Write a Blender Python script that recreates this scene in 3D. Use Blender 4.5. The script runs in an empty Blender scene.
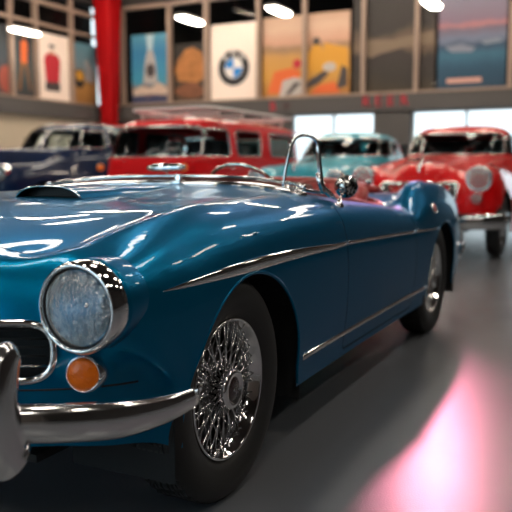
import bpy, bmesh, math, random
import numpy as np
from mathutils import Vector, Matrix
from mathutils.bvhtree import BVHTree
random.seed(7)
PI = math.pi
SC = bpy.context.scene
COL = SC.collection

# ------------------------------------------------------------------ basics
def link(o, parent=None):
    COL.objects.link(o)
    if parent is not None: o.parent = parent
    return o
def thing(name, label, cat, loc=(0, 0, 0), rz=0.0, group=None):
    o = bpy.data.objects.new(name, None); COL.objects.link(o)
    o.empty_display_size = .2
    o.location = loc; o.rotation_euler = (0, 0, rz)
    o['label'] = label; o['category'] = cat
    if group: o['group'] = group
    return o
def tag(o, label, cat, group=None):
    o['label'] = label; o['category'] = cat
    if group: o['group'] = group
    return o
def obj(name, bm, mat, parent=None, smooth=True, sharp=None, loc=None, rot=None):
    me = bpy.data.meshes.new(name)
    bm.to_mesh(me); bm.free()
    mats = mat if isinstance(mat, (list, tuple)) else [mat]
    for m in mats: me.materials.append(m)
    if smooth:
        me.polygons.foreach_set('use_smooth', [True] * len(me.polygons))
        if sharp is not None: me.set_sharp_from_angle(angle=math.radians(sharp))
    me.update()
    o = bpy.data.objects.new(name, me)
    if loc is not None: o.location = loc
    if rot is not None: o.rotation_euler = rot
    return link(o, parent)
def struct(name, bm, mat, **k):
    o = obj(name, bm, mat, smooth=k.pop('smooth', False), **k)
    o['kind'] = 'structure'
    return o
def part_empty(name, parent, loc=(0, 0, 0), rot=(0, 0, 0)):
    o = bpy.data.objects.new(name, None); COL.objects.link(o); o.parent = parent
    o.location = loc; o.rotation_euler = rot; o.empty_display_size = .1
    return o
def solid(o, t, off=-1, dark_rim=True):
    if dark_rim and off == -1: o.data.materials.append(BLACK)
    me = o.data; cnt = {}
    for p in me.polygons:
        for k in p.edge_keys: cnt[k] = cnt.get(k, 0) + 1
    for e in me.edges:
        if cnt.get(e.key, 0) == 1: e.use_edge_sharp = True
    m = o.modifiers.new('s', 'SOLIDIFY'); m.thickness = t; m.offset = off; m.use_even_offset = False
    if dark_rim and off == -1: m.material_offset_rim = 1  # panel edges coloured black, shade put into the gaps
    return o

# ------------------------------------------------------------------ shape builders
def B(): return bmesh.new()
def add_box(bm, c, s, rz=0.0, bev=0.0, rot=None):
    g = bmesh.ops.create_cube(bm, size=1.0)
    vs = g['verts']
    M = Matrix.Translation(c) @ (rot.to_4x4() if rot is not None else Matrix.Rotation(rz, 4, 'Z')) @ Matrix.Diagonal((s[0], s[1], s[2], 1))
    bmesh.ops.transform(bm, matrix=M, verts=vs)
    if bev > 0:
        es = {e for v in vs for e in v.link_edges}
        bmesh.ops.bevel(bm, geom=list(es), offset=bev, segments=2, affect='EDGES', profile=.6)
    return bm
def box(c, s, rz=0.0, bev=0.0, rot=None): return add_box(B(), c, s, rz, bev, rot)
def add_lathe(bm, prof, n=48, M=None, closed=False):
    """prof: (r, h) points spun about Z, then placed with M"""
    rows = []
    for r, h in prof:
        if r < 1e-6: rows.append([bm.verts.new((0, 0, h))])
        else: rows.append([bm.verts.new((r * math.cos(2 * PI * i / n), r * math.sin(2 * PI * i / n), h)) for i in range(n)])
    pr = list(zip(rows, rows[1:])) + ([(rows[-1], rows[0])] if closed else [])
    for a, b in pr:
        for i in range(n):
            j = (i + 1) % n
            q = [a[i % len(a)], a[j % len(a)], b[j % len(b)], b[i % len(b)]]
            u = []
            for v in q:
                if v not in u: u.append(v)
            if len(u) > 2: bm.faces.new(u)
    if M is not None: bmesh.ops.transform(bm, matrix=M, verts=[v for r in rows for v in r])
    bmesh.ops.recalc_face_normals(bm, faces=bm.faces[:])
    return bm
def lathe(prof, n=48, M=None, closed=False): return add_lathe(B(), prof, n, M, closed)
def axisM(p, d, up=(0, 0, 1)):
    """matrix taking +Z to direction d, at p"""
    q = Vector(d).normalized().to_track_quat('Z', 'Y')
    return Matrix.Translation(p) @ q.to_matrix().to_4x4()
def add_tube(bm, pts, rad, seg=10, closed=False, cap=True, flat=None):
    """sweep a circle (radius or radius list) along pts; flat=(a,b,updir) gives elliptical section"""
    P = [Vector(p) for p in pts]; n = len(P)
    R = rad if isinstance(rad, (list, tuple)) else [rad] * n
    rings = []; prev = None
    for i in range(n):
        if closed: t = P[(i + 1) % n] - P[i - 1]
        else: t = P[min(i + 1, n - 1)] - P[max(i - 1, 0)]
        t.normalize()
        if flat is not None:
            w = Vector(flat[2]); a = (w - t * w.dot(t)).normalized()
        else:
            if prev is None:
                w = Vector((0, 0, 1)) if abs(t.z) < .9 else Vector((1, 0, 0))
            else: w = prev
            a = (w - t * w.dot(t)).normalized(); prev = a
        b = t.cross(a)
        fa, fb = (flat[0], flat[1]) if flat is not None else (1, 1)
        rings.append([bm.verts.new(P[i] + (a * math.cos(2 * PI * k / seg) * fa + b * math.sin(2 * PI * k / seg) * fb) * R[i]) for k in range(seg)])
    m = n if closed else n - 1
    for i in range(m):
        A, Bv = rings[i], rings[(i + 1) % n]
        for k in range(seg):
            bm.faces.new((A[k], A[(k + 1) % seg], Bv[(k + 1) % seg], Bv[k]))
    if not closed and cap:
        bm.faces.new(rings[0][::-1]); bm.faces.new(rings[-1])
    bmesh.ops.recalc_face_normals(bm, faces=bm.faces[:])
    return bm
def tube(pts, rad, **k): return add_tube(B(), pts, rad, **k)
def cr(P, k, first=None, last=None):
    """Catmull-Rom along axis 0 of array P, k samples a segment"""
    P = np.asarray(P, float)
    a = (2 * P[0] - P[1]) if first is None else first
    b = (2 * P[-1] - P[-2]) if last is None else last
    Q = np.concatenate([a[None], P, b[None]])
    out = []
    for i in range(1, len(Q) - 2):
        p0, p1, p2, p3 = Q[i - 1], Q[i], Q[i + 1], Q[i + 2]
        for s in range(k):
            t = s / k
            out.append(.5 * (2 * p1 + (p2 - p0) * t + (2 * p0 - 5 * p1 + 4 * p2 - p3) * t * t + (3 * p1 - p0 - 3 * p2 + p3) * t ** 3))
    out.append(Q[-2])
    return np.array(out)
def smooth_path(pts, k=6, closed=False):
    P = np.asarray(pts, float)
    if closed:
        P2 = np.concatenate([P, P[:1]])
        return [tuple(p) for p in cr(P2, k, first=P[-1], last=P[1])[:-1]]
    return [tuple(p) for p in cr(P, k)]
def loft(rows, ku=6, kv=6):
    """rows[u][v] control points of the right half (x>=0); mirrored to a full shell"""
    R = np.asarray(rows, float)
    Vt = np.swapaxes(R, 0, 1)                       # v,u,3
    mir = Vt[1] * np.array([-1, 1, 1])
    G = cr(Vt, kv, first=mir)
    G = np.swapaxes(G, 0, 1)
    G = cr(G, ku)                                   # u,v,3
    G[:, 0, 0] = 0
    G[:, :, 0] = np.maximum(G[:, :, 0], 0)
    bm = B(); nu, nv, _ = G.shape
    grid = []
    for u in range(nu):
        row = {}
        for v in range(nv):
            x, y, z = G[u, v]
            row[v] = bm.verts.new((x, y, z))
            if v > 0: row[-v] = bm.verts.new((-x, y, z))
        grid.append(row)
    for u in range(nu - 1):
        for v in range(-(nv - 1), nv - 1):
            bm.faces.new((grid[u][v], grid[u][v + 1], grid[u + 1][v + 1], grid[u + 1][v]))
    bmesh.ops.recalc_face_normals(bm, faces=bm.faces[:])
    # normals outward: check a top face
    up = sum(f.normal.z for f in bm.faces)
    if up < 0: bmesh.ops.reverse_faces(bm, faces=bm.faces[:])
    return bm
def rounded(poly, r, k=5):
    """round the corners of a 2D polygon"""
    out = []; n = len(poly)
    rr = r if isinstance(r, (list, tuple)) else [r] * n
    for i in range(n):
        p = Vector(poly[i]); a = Vector(poly[i - 1]) - p; b = Vector(poly[(i + 1) % n]) - p
        d = min(rr[i], a.length * .48, b.length * .48)
        p0 = p + a.normalized() * d; p1 = p + b.normalized() * d
        for s in range(k + 1):
            t = s / k
            q = p0 * (1 - t) ** 2 + p * 2 * t * (1 - t) + p1 * t * t
            out.append((q.x, q.y))
    return out
def ccw(poly):
    s = sum(poly[i][0] * poly[(i + 1) % len(poly)][1] - poly[(i + 1) % len(poly)][0] * poly[i][1] for i in range(len(poly)))
    return poly if s > 0 else poly[::-1]
def cut(bm, poly, ax, sel, xf=None):
    """cut the faces for which sel(centre) holds by a convex 2D polygon in the plane of axes ax; returns the faces inside"""
    poly = ccw(poly)
    lo = [min(p[i] for p in poly) - .12 for i in (0, 1)]; hi = [max(p[i] for p in poly) + .12 for i in (0, 1)]
    S = []
    for f in bm.faces:
        c = f.calc_center_median()
        if sel(c) and lo[0] < c[ax[0]] < hi[0] and lo[1] < c[ax[1]] < hi[1]: S.append(f)
    n = len(poly)
    for i in range(n):
        a, b = poly[i], poly[(i + 1) % n]
        dx, dy = b[0] - a[0], b[1] - a[1]
        L = math.hypot(dx, dy)
        if L < 1e-6: continue
        nx, ny = -dy / L, dx / L                    # inward
        no = [0, 0, 0]; no[ax[0]] = nx; no[ax[1]] = ny
        co = [0, 0, 0]; co[ax[0]] = a[0]; co[ax[1]] = a[1]
        geom = list({v for f in S for v in f.verts}) + list({e for f in S for e in f.edges}) + S
        if not S: return []
        r = bmesh.ops.bisect_plane(bm, geom=geom, plane_co=co, plane_no=no, dist=1e-6)
        fs = {g for g in r['geom'] if isinstance(g, bmesh.types.BMFace)}
        S2 = []
        for f in fs:
            c = f.calc_center_median()
            if (c[ax[0]] - a[0]) * nx + (c[ax[1]] - a[1]) * ny > 0: S2.append(f)
        S = S2
    return S
def take(bm, faces):
    """move faces out of bm into a new bmesh"""
    nb = B(); vm = {}
    for f in faces:
        vs = []
        for v in f.verts:
            if v not in vm: vm[v] = nb.verts.new(v.co)
            vs.append(vm[v])
        nb.faces.new(vs)
    bmesh.ops.delete(bm, geom=faces, context='FACES')
    return nb
def inset_poly(poly, d):
    poly = ccw(poly); n = len(poly)
    cx = sum(p[0] for p in poly) / n; cy = sum(p[1] for p in poly) / n
    out = []
    for i in range(n):
        a, p, b = Vector(poly[i - 1]), Vector(poly[i]), Vector(poly[(i + 1) % n])
        e = (b - a); L = e.length
        nrm = Vector((-e.y / L, e.x / L))
        q = p + nrm * d
        out.append((q.x, q.y))
    return out
def boundary_loops(bm):
    es = [e for e in bm.edges if len(e.link_faces) == 1]
    nxt = {}
    for e in es:
        for v in e.verts: nxt.setdefault(v, []).append(e)
    seen = set(); loops = []
    for e in es:
        if e in seen: continue
        loop = []; v = e.verts[0]; cur = e
        while cur is not None and cur not in seen:
            seen.add(cur); loop.append(v.co.copy()); v = cur.other_vert(v)
            cur = next((x for x in nxt[v] if x not in seen), None)
        loops.append(loop)
    return loops
def resample(loop, step, closed=True):
    P = loop + ([loop[0]] if closed else [])
    L = [0]
    for a, b in zip(P, P[1:]): L.append(L[-1] + (Vector(b) - Vector(a)).length)
    n = max(6, int(L[-1] / step)); out = []; j = 0
    for i in range(n if closed else n + 1):
        s = L[-1] * i / n
        while j < len(L) - 2 and L[j + 1] < s: j += 1
        t = (s - L[j]) / max(1e-9, L[j + 1] - L[j])
        out.append(Vector(P[j]).lerp(Vector(P[j + 1]), t))
    return out
def text_bm(s, size, extrude=.002, font_scale=1.0):
    cu = bpy.data.curves.new('lettering', 'FONT'); cu.body = s; cu.size = size; cu.extrude = extrude
    cu.align_x = 'CENTER'; cu.align_y = 'CENTER'
    o = bpy.data.objects.new('lettering', cu); COL.objects.link(o)
    dg = bpy.context.evaluated_depsgraph_get(); dg.update()
    me = bpy.data.meshes.new_from_object(o.evaluated_get(dg))
    bm = B(); bm.from_mesh(me)
    bpy.data.objects.remove(o); bpy.data.meshes.remove(me); bpy.data.curves.remove(cu)
    return bm

# ------------------------------------------------------------------ materials
def new_mat(name):
    m = bpy.data.materials.new(name); m.use_nodes = True
    return m, m.node_tree, m.node_tree.nodes['Principled BSDF']
def P(name, col, rough=.5, metal=0.0, coat=0.0, spec=.5, noise=None, bump=None, coat_rough=.03, emis=None):
    m, nt, b = new_mat(name)
    b.inputs['Base Color'].default_value = (*col, 1)
    b.inputs['Roughness'].default_value = rough
    b.inputs['Metallic'].default_value = metal
    b.inputs['Coat Weight'].default_value = coat
    b.inputs['Coat Roughness'].default_value = coat_rough
    b.inputs['Specular IOR Level'].default_value = spec
    if emis:
        b.inputs['Emission Color'].default_value = (*emis[0], 1); b.inputs['Emission Strength'].default_value = emis[1]
    if noise or bump:
        tc = nt.nodes.new('ShaderNodeTexCoord')
        nz = nt.nodes.new('ShaderNodeTexNoise'); nz.inputs['Scale'].default_value = (noise or bump)[0]
        nz.inputs['Detail'].default_value = 4
        nt.links.new(tc.outputs['Object'], nz.inputs['Vector'])
        if noise:
            mx = nt.nodes.new('ShaderNodeMix'); mx.data_type = 'RGBA'
            a = noise[1]
            mx.inputs[6].default_value = (*[c * (1 - a) for c in col], 1)
            mx.inputs[7].default_value = (*[min(1, c * (1 + a)) for c in col], 1)
            nt.links.new(nz.outputs['Fac'], mx.inputs[0]); nt.links.new(mx.outputs[2], b.inputs['Base Color'])
        if bump:
            bp = nt.nodes.new('ShaderNodeBump'); bp.inputs['Strength'].default_value = bump[1]; bp.inputs['Distance'].default_value = bump[2]
            nt.links.new(nz.outputs['Fac'], bp.inputs['Height']); nt.links.new(bp.outputs['Normal'], b.inputs['Normal'])
    return m
def paint(name, col, metal=.0, rough=.35, flake=0.0, tint=None, cior=1.38, spec=.5, cw=1.0):
    m, nt, b = new_mat(name)
    b.inputs['Metallic'].default_value = metal
    b.inputs['Roughness'].default_value = rough
    b.inputs['Coat Weight'].default_value = cw
    b.inputs['Coat Roughness'].default_value = .025
    b.inputs['Coat IOR'].default_value = cior
    b.inputs['Specular IOR Level'].default_value = spec
    if tint: b.inputs['Specular Tint'].default_value = (*tint, 1)
    b.inputs['Base Color'].default_value = (*col, 1)
    if flake:
        tc = nt.nodes.new('ShaderNodeTexCoord'); vo = nt.nodes.new('ShaderNodeTexVoronoi'); vo.inputs['Scale'].default_value = 900
        nt.links.new(tc.outputs['Object'], vo.inputs['Vector'])
        mx = nt.nodes.new('ShaderNodeMix'); mx.data_type = 'RGBA'; mx.blend_type = 'MULTIPLY'; mx.inputs[0].default_value = flake
        mx.inputs[6].default_value = (*col, 1)
        nt.links.new(vo.outputs['Color'], mx.inputs[7]); nt.links.new(mx.outputs[2], b.inputs['Base Color'])
    return m
def thin_glass(name, tint=(.9, .95, .95), clear=.85, ior=1.45):
    m, nt, b = new_mat(name); nt.nodes.remove(b)
    out = nt.nodes['Material Output']
    tr = nt.nodes.new('ShaderNodeBsdfTransparent'); tr.inputs['Color'].default_value = (*[c * clear for c in tint], 1)
    gl = nt.nodes.new('ShaderNodeBsdfGlossy'); gl.inputs['Roughness'].default_value = .02
    fr = nt.nodes.new('ShaderNodeFresnel'); fr.inputs['IOR'].default_value = ior
    mx = nt.nodes.new('ShaderNodeMixShader')
    nt.links.new(fr.outputs[0], mx.inputs[0]); nt.links.new(tr.outputs[0], mx.inputs[1]); nt.links.new(gl.outputs[0], mx.inputs[2])
    nt.links.new(mx.outputs[0], out.inputs['Surface'])
    return m
def ramp_mat(name, stops, axis='Z', rough=.6, noise=0.0, nscale=3.0, interp='LINEAR', nstretch=(1, 1, 1)):
    """printed artwork: colours along one generated axis, broken up by noise"""
    m, nt, b = new_mat(name)
    b.inputs['Roughness'].default_value = rough
    tc = nt.nodes.new('ShaderNodeTexCoord'); sp = nt.nodes.new('ShaderNodeSeparateXYZ')
    nt.links.new(tc.outputs['Generated'], sp.inputs[0])
    src = sp.outputs[axis]
    if noise:
        mp = nt.nodes.new('ShaderNodeMapping'); mp.inputs['Scale'].default_value = nstretch
        nz = nt.nodes.new('ShaderNodeTexNoise'); nz.inputs['Scale'].default_value = nscale; nz.inputs['Detail'].default_value = 3
        nt.links.new(tc.outputs['Generated'], mp.inputs[0]); nt.links.new(mp.outputs[0], nz.inputs['Vector'])
        ma = nt.nodes.new('ShaderNodeMath'); ma.operation = 'MULTIPLY_ADD'; ma.inputs[1].default_value = noise * 2
        nt.links.new(nz.outputs['Fac'], ma.inputs[0])
        sb = nt.nodes.new('ShaderNodeMath'); sb.operation = 'SUBTRACT'; sb.inputs[1].default_value = noise
        nt.links.new(src, sb.inputs[0]); nt.links.new(sb.outputs[0], ma.inputs[2]); src = ma.outputs[0]
    cr_ = nt.nodes.new('ShaderNodeValToRGB'); cr_.color_ramp.interpolation = interp
    el = cr_.color_ramp.elements
    el[0].position, el[0].color = stops[0][0], (*stops[0][1], 1)
    el[1].position, el[1].color = stops[-1][0], (*stops[-1][1], 1)
    for p, c in stops[1:-1]:
        e = el.new(p); e.color = (*c, 1)
    nt.links.new(src, cr_.inputs[0]); nt.links.new(cr_.outputs[0], b.inputs['Base Color'])
    return m
def emit(name, col, s):
    m, nt, b = new_mat(name); nt.nodes.remove(b)
    e = nt.nodes.new('ShaderNodeEmission'); e.inputs[0].default_value = (*col, 1); e.inputs[1].default_value = s
    nt.links.new(e.outputs[0], nt.nodes['Material Output'].inputs['Surface'])
    return m

CHROME = P('chrome', (.88, .88, .89), .05, 1.0)
CHROME_BUMPER = P('bumper_chrome', (.90, .90, .91), .13, 1.0)
CHROME_B = P('worn_chrome', (.66, .65, .64), .16, 1.0)
BLUE = paint('teal_blue_metallic_paint', (.0, .185, .375), metal=.75, rough=.34, flake=.2, tint=(.005, .34, .52), cior=1.27, cw=.62)
RED = paint('red_paint', (.80, .003, .004), rough=.5, cior=1.3, spec=.15)
REDW = paint('wagon_red_paint', (.78, .005, .009), rough=.5, cior=1.3, spec=.15)
TEAL = paint('pale_teal_paint', (.06, .48, .60), rough=.5, cior=1.3, spec=.2)
NAVY = paint('navy_paint', (.001, .011, .05), rough=.5, cior=1.22, spec=.1)
BLACK = P('black_trim', (.006, .006, .007), .6)
WELL = P('wheel_well_black', (.008, .009, .011), .8)
RUBBER = P('tyre_rubber', (.018, .018, .019), .55, bump=(60, .15, .002))
STEEL = P('satin_steel', (.45, .45, .46), .25, 1.0)
LEATHER = P('red_leather', (.42, .045, .04), .42, bump=(40, .2, .003))
LEATHER_D = P('brown_red_dash', (.20, .05, .04), .4)
GLASS = thin_glass('clear_glass')
CARGLASS = thin_glass('car_window_glass', (.82, .94, .97), .92, ior=1.25)
AMBER = P('amber_lens', (1.0, .19, .0), .28, coat=.15, bump=(70, .6, .006))
REDLENS = P('red_lens', (.55, .02, .02), .2, coat=.5)
EMBLEM = P('dark_emblem_enamel', (.03, .012, .012), .25, coat=1)
DARKSEAT = P('dark_cloth', (.02, .02, .022), .8)
WHITE = P('white_print', (.92, .78, .69), .7)

# headlight lens: fluted glass over a bowl
def lens_mat():
    m, nt, b = new_mat('fluted_lens_glass'); nt.nodes.remove(b)
    N = nt.nodes.new; L = nt.links.new
    tc = N('ShaderNodeTexCoord')
    vo = N('ShaderNodeTexVoronoi'); vo.inputs['Scale'].default_value = 210
    wv = N('ShaderNodeTexWave'); wv.inputs['Scale'].default_value = 14; wv.inputs['Distortion'].default_value = 6; wv.inputs['Detail'].default_value = 2
    wv.inputs['Detail Scale'].default_value = 1.2
    L(tc.outputs['Object'], vo.inputs['Vector']); L(tc.outputs['Object'], wv.inputs['Vector'])
    ad = N('ShaderNodeMath'); ad.operation = 'MULTIPLY_ADD'; ad.inputs[1].default_value = .5
    L(vo.outputs['Distance'], ad.inputs[0]); L(wv.outputs['Fac'], ad.inputs[2])
    bp = N('ShaderNodeBump'); bp.inputs['Strength'].default_value = 1.0; bp.inputs['Distance'].default_value = .006
    L(ad.outputs[0], bp.inputs['Height'])
    tr = N('ShaderNodeBsdfTransparent'); tr.inputs[0].default_value = (.92, .97, .98, 1)
    gl = N('ShaderNodeBsdfGlossy'); gl.inputs['Roughness'].default_value = .16; gl.inputs[0].default_value = (.95, .98, 1, 1)
    df = N('ShaderNodeBsdfDiffuse'); df.inputs[0].default_value = (.75, .83, .86, 1)
    L(bp.outputs[0], gl.inputs['Normal']); L(bp.outputs[0], df.inputs['Normal'])
    a = N('ShaderNodeMixShader'); a.inputs[0].default_value = .62; L(df.outputs[0], a.inputs[1]); L(gl.outputs[0], a.inputs[2])
    c = N('ShaderNodeMixShader'); c.inputs[0].default_value = .50; L(tr.outputs[0], c.inputs[1]); L(a.outputs[0], c.inputs[2])
    L(c.outputs[0], nt.nodes['Material Output'].inputs['Surface'])
    return m
LENS = lens_mat()
BOWL = P('reflector_bowl', (.85, .87, .88), .22, 1.0, bump=(45, .6, .004))
def mirror_pattern():
    m, nt, b = new_mat('pitted_chrome_mirror')
    b.inputs['Metallic'].default_value = 1; b.inputs['Roughness'].default_value = .1
    tc = nt.nodes.new('ShaderNodeTexCoord'); vo = nt.nodes.new('ShaderNodeTexVoronoi'); vo.inputs['Scale'].default_value = 120
    nt.links.new(tc.outputs['Object'], vo.inputs['Vector'])
    r = nt.nodes.new('ShaderNodeValToRGB'); r.color_ramp.elements[0].color = (.85, .85, .85, 1); r.color_ramp.elements[1].color = (.03, .03, .035, 1)
    r.color_ramp.elements[0].position = .38; r.color_ramp.elements[1].position = .62
    nt.links.new(vo.outputs['Distance'], r.inputs[0]); nt.links.new(r.outputs[0], b.inputs['Base Color'])  # base colour runs from chrome to near-black in small cells
    bp = nt.nodes.new('ShaderNodeBump'); bp.inputs['Strength'].default_value = .5; bp.inputs['Distance'].default_value = .002
    nt.links.new(vo.outputs['Distance'], bp.inputs['Height']); nt.links.new(bp.outputs[0], b.inputs['Normal'])
    return m
SPECKLED = mirror_pattern()
#SECTION_CAR
VENT = [(0.557, 0.872, 0.894), (0.566, 0.88, 0.97), (0.579, 0.89, 1.041), (0.594, 0.903, 1.085), (0.617, 0.922, 1.099), (0.646, 0.946, 1.095), (0.665, 0.962, 1.073), (0.671, 0.966, 1.03), (0.678, 0.972, 0.942), (0.687, 0.979, 0.869)]
# ================================================================== the roadster (front at -Y, its left flank towards +X)
WB = 2.5
ROWS = [
 [(0,-.68,.31),(.3,-.66,.31),(.5,-.60,.31),(.61,-.54,.31),(.69,-.47,.30),(.745,-.39,.29),(.77,-.33,.27),(.785,-.30,.25)],
 [(0,-.73,.46),(.3,-.70,.46),(.5,-.625,.46),(.62,-.56,.46),(.71,-.48,.45),(.765,-.385,.43),(.79,-.32,.37),(.795,-.285,.25)],
 [(0,-.73,.62),(.3,-.69,.62),(.5,-.61,.63),(.62,-.55,.635),(.745,-.52,.605),(.797,-.43,.53),(.805,-.29,.42),(.80,-.26,.24)],
 [(0,-.68,.735),(.3,-.64,.735),(.49,-.56,.735),(.62,-.49,.745),(.757,-.49,.71),(.806,-.41,.615),(.812,-.26,.45),(.805,-.235,.24)],
 [(0,-.57,.79),(.3,-.54,.78),(.53,-.46,.768),(.648,-.38,.792),(.765,-.34,.750),(.815,-.30,.635),(.82,-.22,.45),(.81,-.215,.23)],
 [(0,-.38,.835),(.3,-.34,.82),(.57,-.27,.815),(.668,-.21,.828),(.768,-.19,.765),(.818,-.17,.645),(.825,-.165,.45),(.81,-.165,.225)],
 [(0,-.08,.862),(.3,-.06,.853),(.585,-.02,.856),(.68,0,.852),(.774,0,.784),(.82,0,.655),(.825,0,.45),(.805,0,.22)],
 [(0,.25,.873),(.3,.25,.866),(.585,.27,.868),(.685,.28,.856),(.774,.28,.79),(.815,.28,.66),(.82,.28,.45),(.80,.28,.215)],
 [(0,.6,.885),(.3,.6,.88),(.585,.6,.872),(.685,.6,.852),(.772,.6,.79),(.81,.6,.66),(.815,.6,.45),(.79,.6,.21)],
 [(0,1.0,.897),(.3,.99,.893),(.57,.96,.872),(.69,.96,.845),(.77,.96,.785),(.806,.96,.66),(.81,.96,.45),(.785,.96,.21)],
 [(0,1.4,.87),(.3,1.4,.86),(.57,1.4,.825),(.70,1.4,.812),(.775,1.4,.755),(.806,1.4,.64),(.81,1.4,.45),(.785,1.4,.21)],
 [(0,1.75,.85),(.3,1.75,.84),(.57,1.75,.79),(.70,1.75,.785),(.778,1.75,.73),(.806,1.75,.63),(.81,1.75,.45),(.785,1.75,.21)],
 [(0,2.05,.83),(.3,2.05,.82),(.57,2.05,.765),(.70,2.05,.757),(.78,2.05,.71),(.808,2.05,.625),(.812,2.05,.45),(.79,2.05,.21)],
 [(0,2.22,.82),(.3,2.22,.81),(.57,2.22,.785),(.685,2.2,.81),(.778,2.2,.74),(.812,2.2,.635),(.815,2.2,.45),(.795,2.2,.215)],
 [(0,2.45,.82),(.3,2.45,.815),(.56,2.42,.82),(.68,2.40,.893),(.778,2.45,.79),(.818,2.45,.65),(.82,2.45,.45),(.80,2.45,.22)],
 [(0,2.75,.82),(.3,2.75,.815),(.56,2.75,.825),(.68,2.75,.885),(.776,2.75,.79),(.818,2.75,.65),(.82,2.75,.45),(.80,2.75,.23)],
 [(0,3.05,.80),(.3,3.05,.80),(.56,3.05,.81),(.675,3.05,.868),(.765,3.05,.775),(.808,3.05,.64),(.81,3.05,.45),(.79,3.05,.24)],
 [(0,3.28,.78),(.3,3.28,.78),(.55,3.26,.79),(.665,3.26,.835),(.752,3.23,.76),(.792,3.19,.62),(.795,3.16,.45),(.78,3.14,.25)],
 [(0,3.45,.74),(.3,3.43,.74),(.54,3.42,.745),(.66,3.41,.78),(.742,3.36,.72),(.778,3.28,.60),(.785,3.24,.44),(.772,3.2,.26)],
 [(0,3.56,.66),(.3,3.54,.66),(.53,3.51,.665),(.65,3.47,.67),(.73,3.42,.64),(.77,3.36,.55),(.778,3.29,.42),(.768,3.24,.26)],
 [(0,3.58,.48),(.3,3.56,.48),(.53,3.53,.48),(.65,3.49,.48),(.72,3.44,.47),(.76,3.39,.43),(.77,3.33,.36),(.762,3.28,.265)],
 [(0,3.50,.33),(.3,3.49,.33),(.53,3.46,.33),(.64,3.43,.32),(.71,3.39,.31),(.745,3.36,.30),(.755,3.33,.285),(.757,3.31,.27)],
]
def arch_poly(cy, cz, ry, rz, n=36, bot=0.0):
    pts = [(cy + ry * math.cos(PI * i / n), cz + rz * math.sin(PI * i / n)) for i in range(n + 1)]
    return pts + [(cy - ry, bot), (cy + ry, bot)]
def build_roadster():
    car = thing('roadster', 'teal blue open two-seat roadster with wire wheels and red interior, nearest car', 'car')
    bm = loft(ROWS, 7, 7)
    tree = BVHTree.FromBMesh(bm)
    def sx(y, z, s=1):
        h = tree.ray_cast(Vector((2 * s, y, z)), Vector((-s, 0, 0)))
        return (h[0], h[1] if h[1].x * s > 0 else -h[1]) if h[0] is not None else (Vector((.8 * s, y, z)), Vector((s, 0, 0)))
    def sy(x, z):
        h = tree.ray_cast(Vector((x, -3, z)), Vector((0, 1, 0)))
        return (h[0], h[1] if h[1].y < 0 else -h[1]) if h[0] is not None else (Vector((x, -.6, z)), Vector((0, -1, 0)))
    def sz(x, y):
        h = tree.ray_cast(Vector((x, y, 3)), Vector((0, 0, -1)))
        return (h[0], h[1] if h[1].z > 0 else -h[1])
    # wheel arches
    ARF = (.09, .285, .375, .375); ARR = (2.665, .28, .375, .375)
    for a in (ARF, ARR):
        for s in (1, -1):
            fs = cut(bm, arch_poly(*a), (1, 2), lambda c, s=s: c.x * s > .35)
            bmesh.ops.delete(bm, geom=fs, context='FACES')
    # grille mouth
    gp = rounded([(-.625, .477), (.625, .477), (.625, .612), (-.625, .612)], .068, 8)
    bmesh.ops.delete(bm, geom=cut(bm, gp, (0, 2), lambda c: c.y < -.3), context='FACES')
    # cockpit
    cp = rounded([(-.615, .99), (.615, .99), (.615, 2.2), (-.615, 2.2)], [.1, .1, .22, .22], 7)
    bmesh.ops.delete(bm, geom=cut(bm, cp, (0, 1), lambda c: c.z > .6), context='FACES')
    # hood
    hp = rounded([(-.52, -.505), (.52, -.505), (.628, -.42), (.632, .2), (.60, .84), (-.60, .84), (-.632, .2), (-.628, -.42)], [.08, .08, .08, .02, .06, .06, .02, .08], 6)
    hood = take(bm, cut(bm, inset_poly(hp, .003), (0, 1), lambda c: c.z > .66))
    bmesh.ops.delete(bm, geom=cut(bm, hp, (0, 1), lambda c: c.z > .66), context='FACES')
    # doors
    doors = []
    for s in (1, -1):
        dp = rounded([(.945, .235), (2.02, .235), (2.02, 1.1), (.945, 1.1)], [.03, .08, .02, .02], 5)
        sel = lambda c, s=s: c.x * s > .6
        doors.append(take(bm, cut(bm, inset_poly(dp, .006), (1, 2), sel)))
        bmesh.ops.delete(bm, geom=cut(bm, dp, (1, 2), sel), context='FACES')
    bmesh.ops.recalc_face_normals
    solid(obj('body', bm, BLUE, car), .012)
    h = obj('hood', hood, BLUE, car); solid(h, .012)
    # scoop on the hood
    sc = B(); n = 22; ys = np.linspace(.13, .84, 16)
    prev = None; ring0 = None
    for y in ys:
        t = (y - .13) / .71; w = .150 * (1 - .35 * t); hh = .042 * (1 - t) ** .7
        ring = []
        for i in range(n + 1):
            u = -1 + 2 * i / n
            x = w * u; zz = sz(x, y)[0].z - .004 + hh * (1 - abs(u) ** 3.2) ** .7
            ring.append(sc.verts.new((x, y, zz)))
        if prev:
            for i in range(n): sc.faces.new((prev[i], prev[i + 1], ring[i + 1], ring[i]))
        else: ring0 = [v.co.copy() for v in ring]
        prev = ring
    bmesh.ops.recalc_face_normals(sc, faces=sc.faces[:])
    s_ = obj('hood_scoop', sc, BLUE, car); solid(s_, .004, 0)
    obj('scoop_lip', tube(ring0, .0035, seg=8), CHROME, s_)
    mo = B(); a = [mo.verts.new((p.x, p.y + .05, p.z - .001)) for p in ring0[1:-1]]; b = [mo.verts.new((p.x, p.y + .05, sz(p.x, p.y + .05)[0].z - .003)) for p in ring0[1:-1]]
    for i in range(len(a) - 1): mo.faces.new((a[i], a[i + 1], b[i + 1], b[i]))
    obj('scoop_mouth', mo, BLACK, s_)
    fl = B(); a = []; b = []
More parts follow.
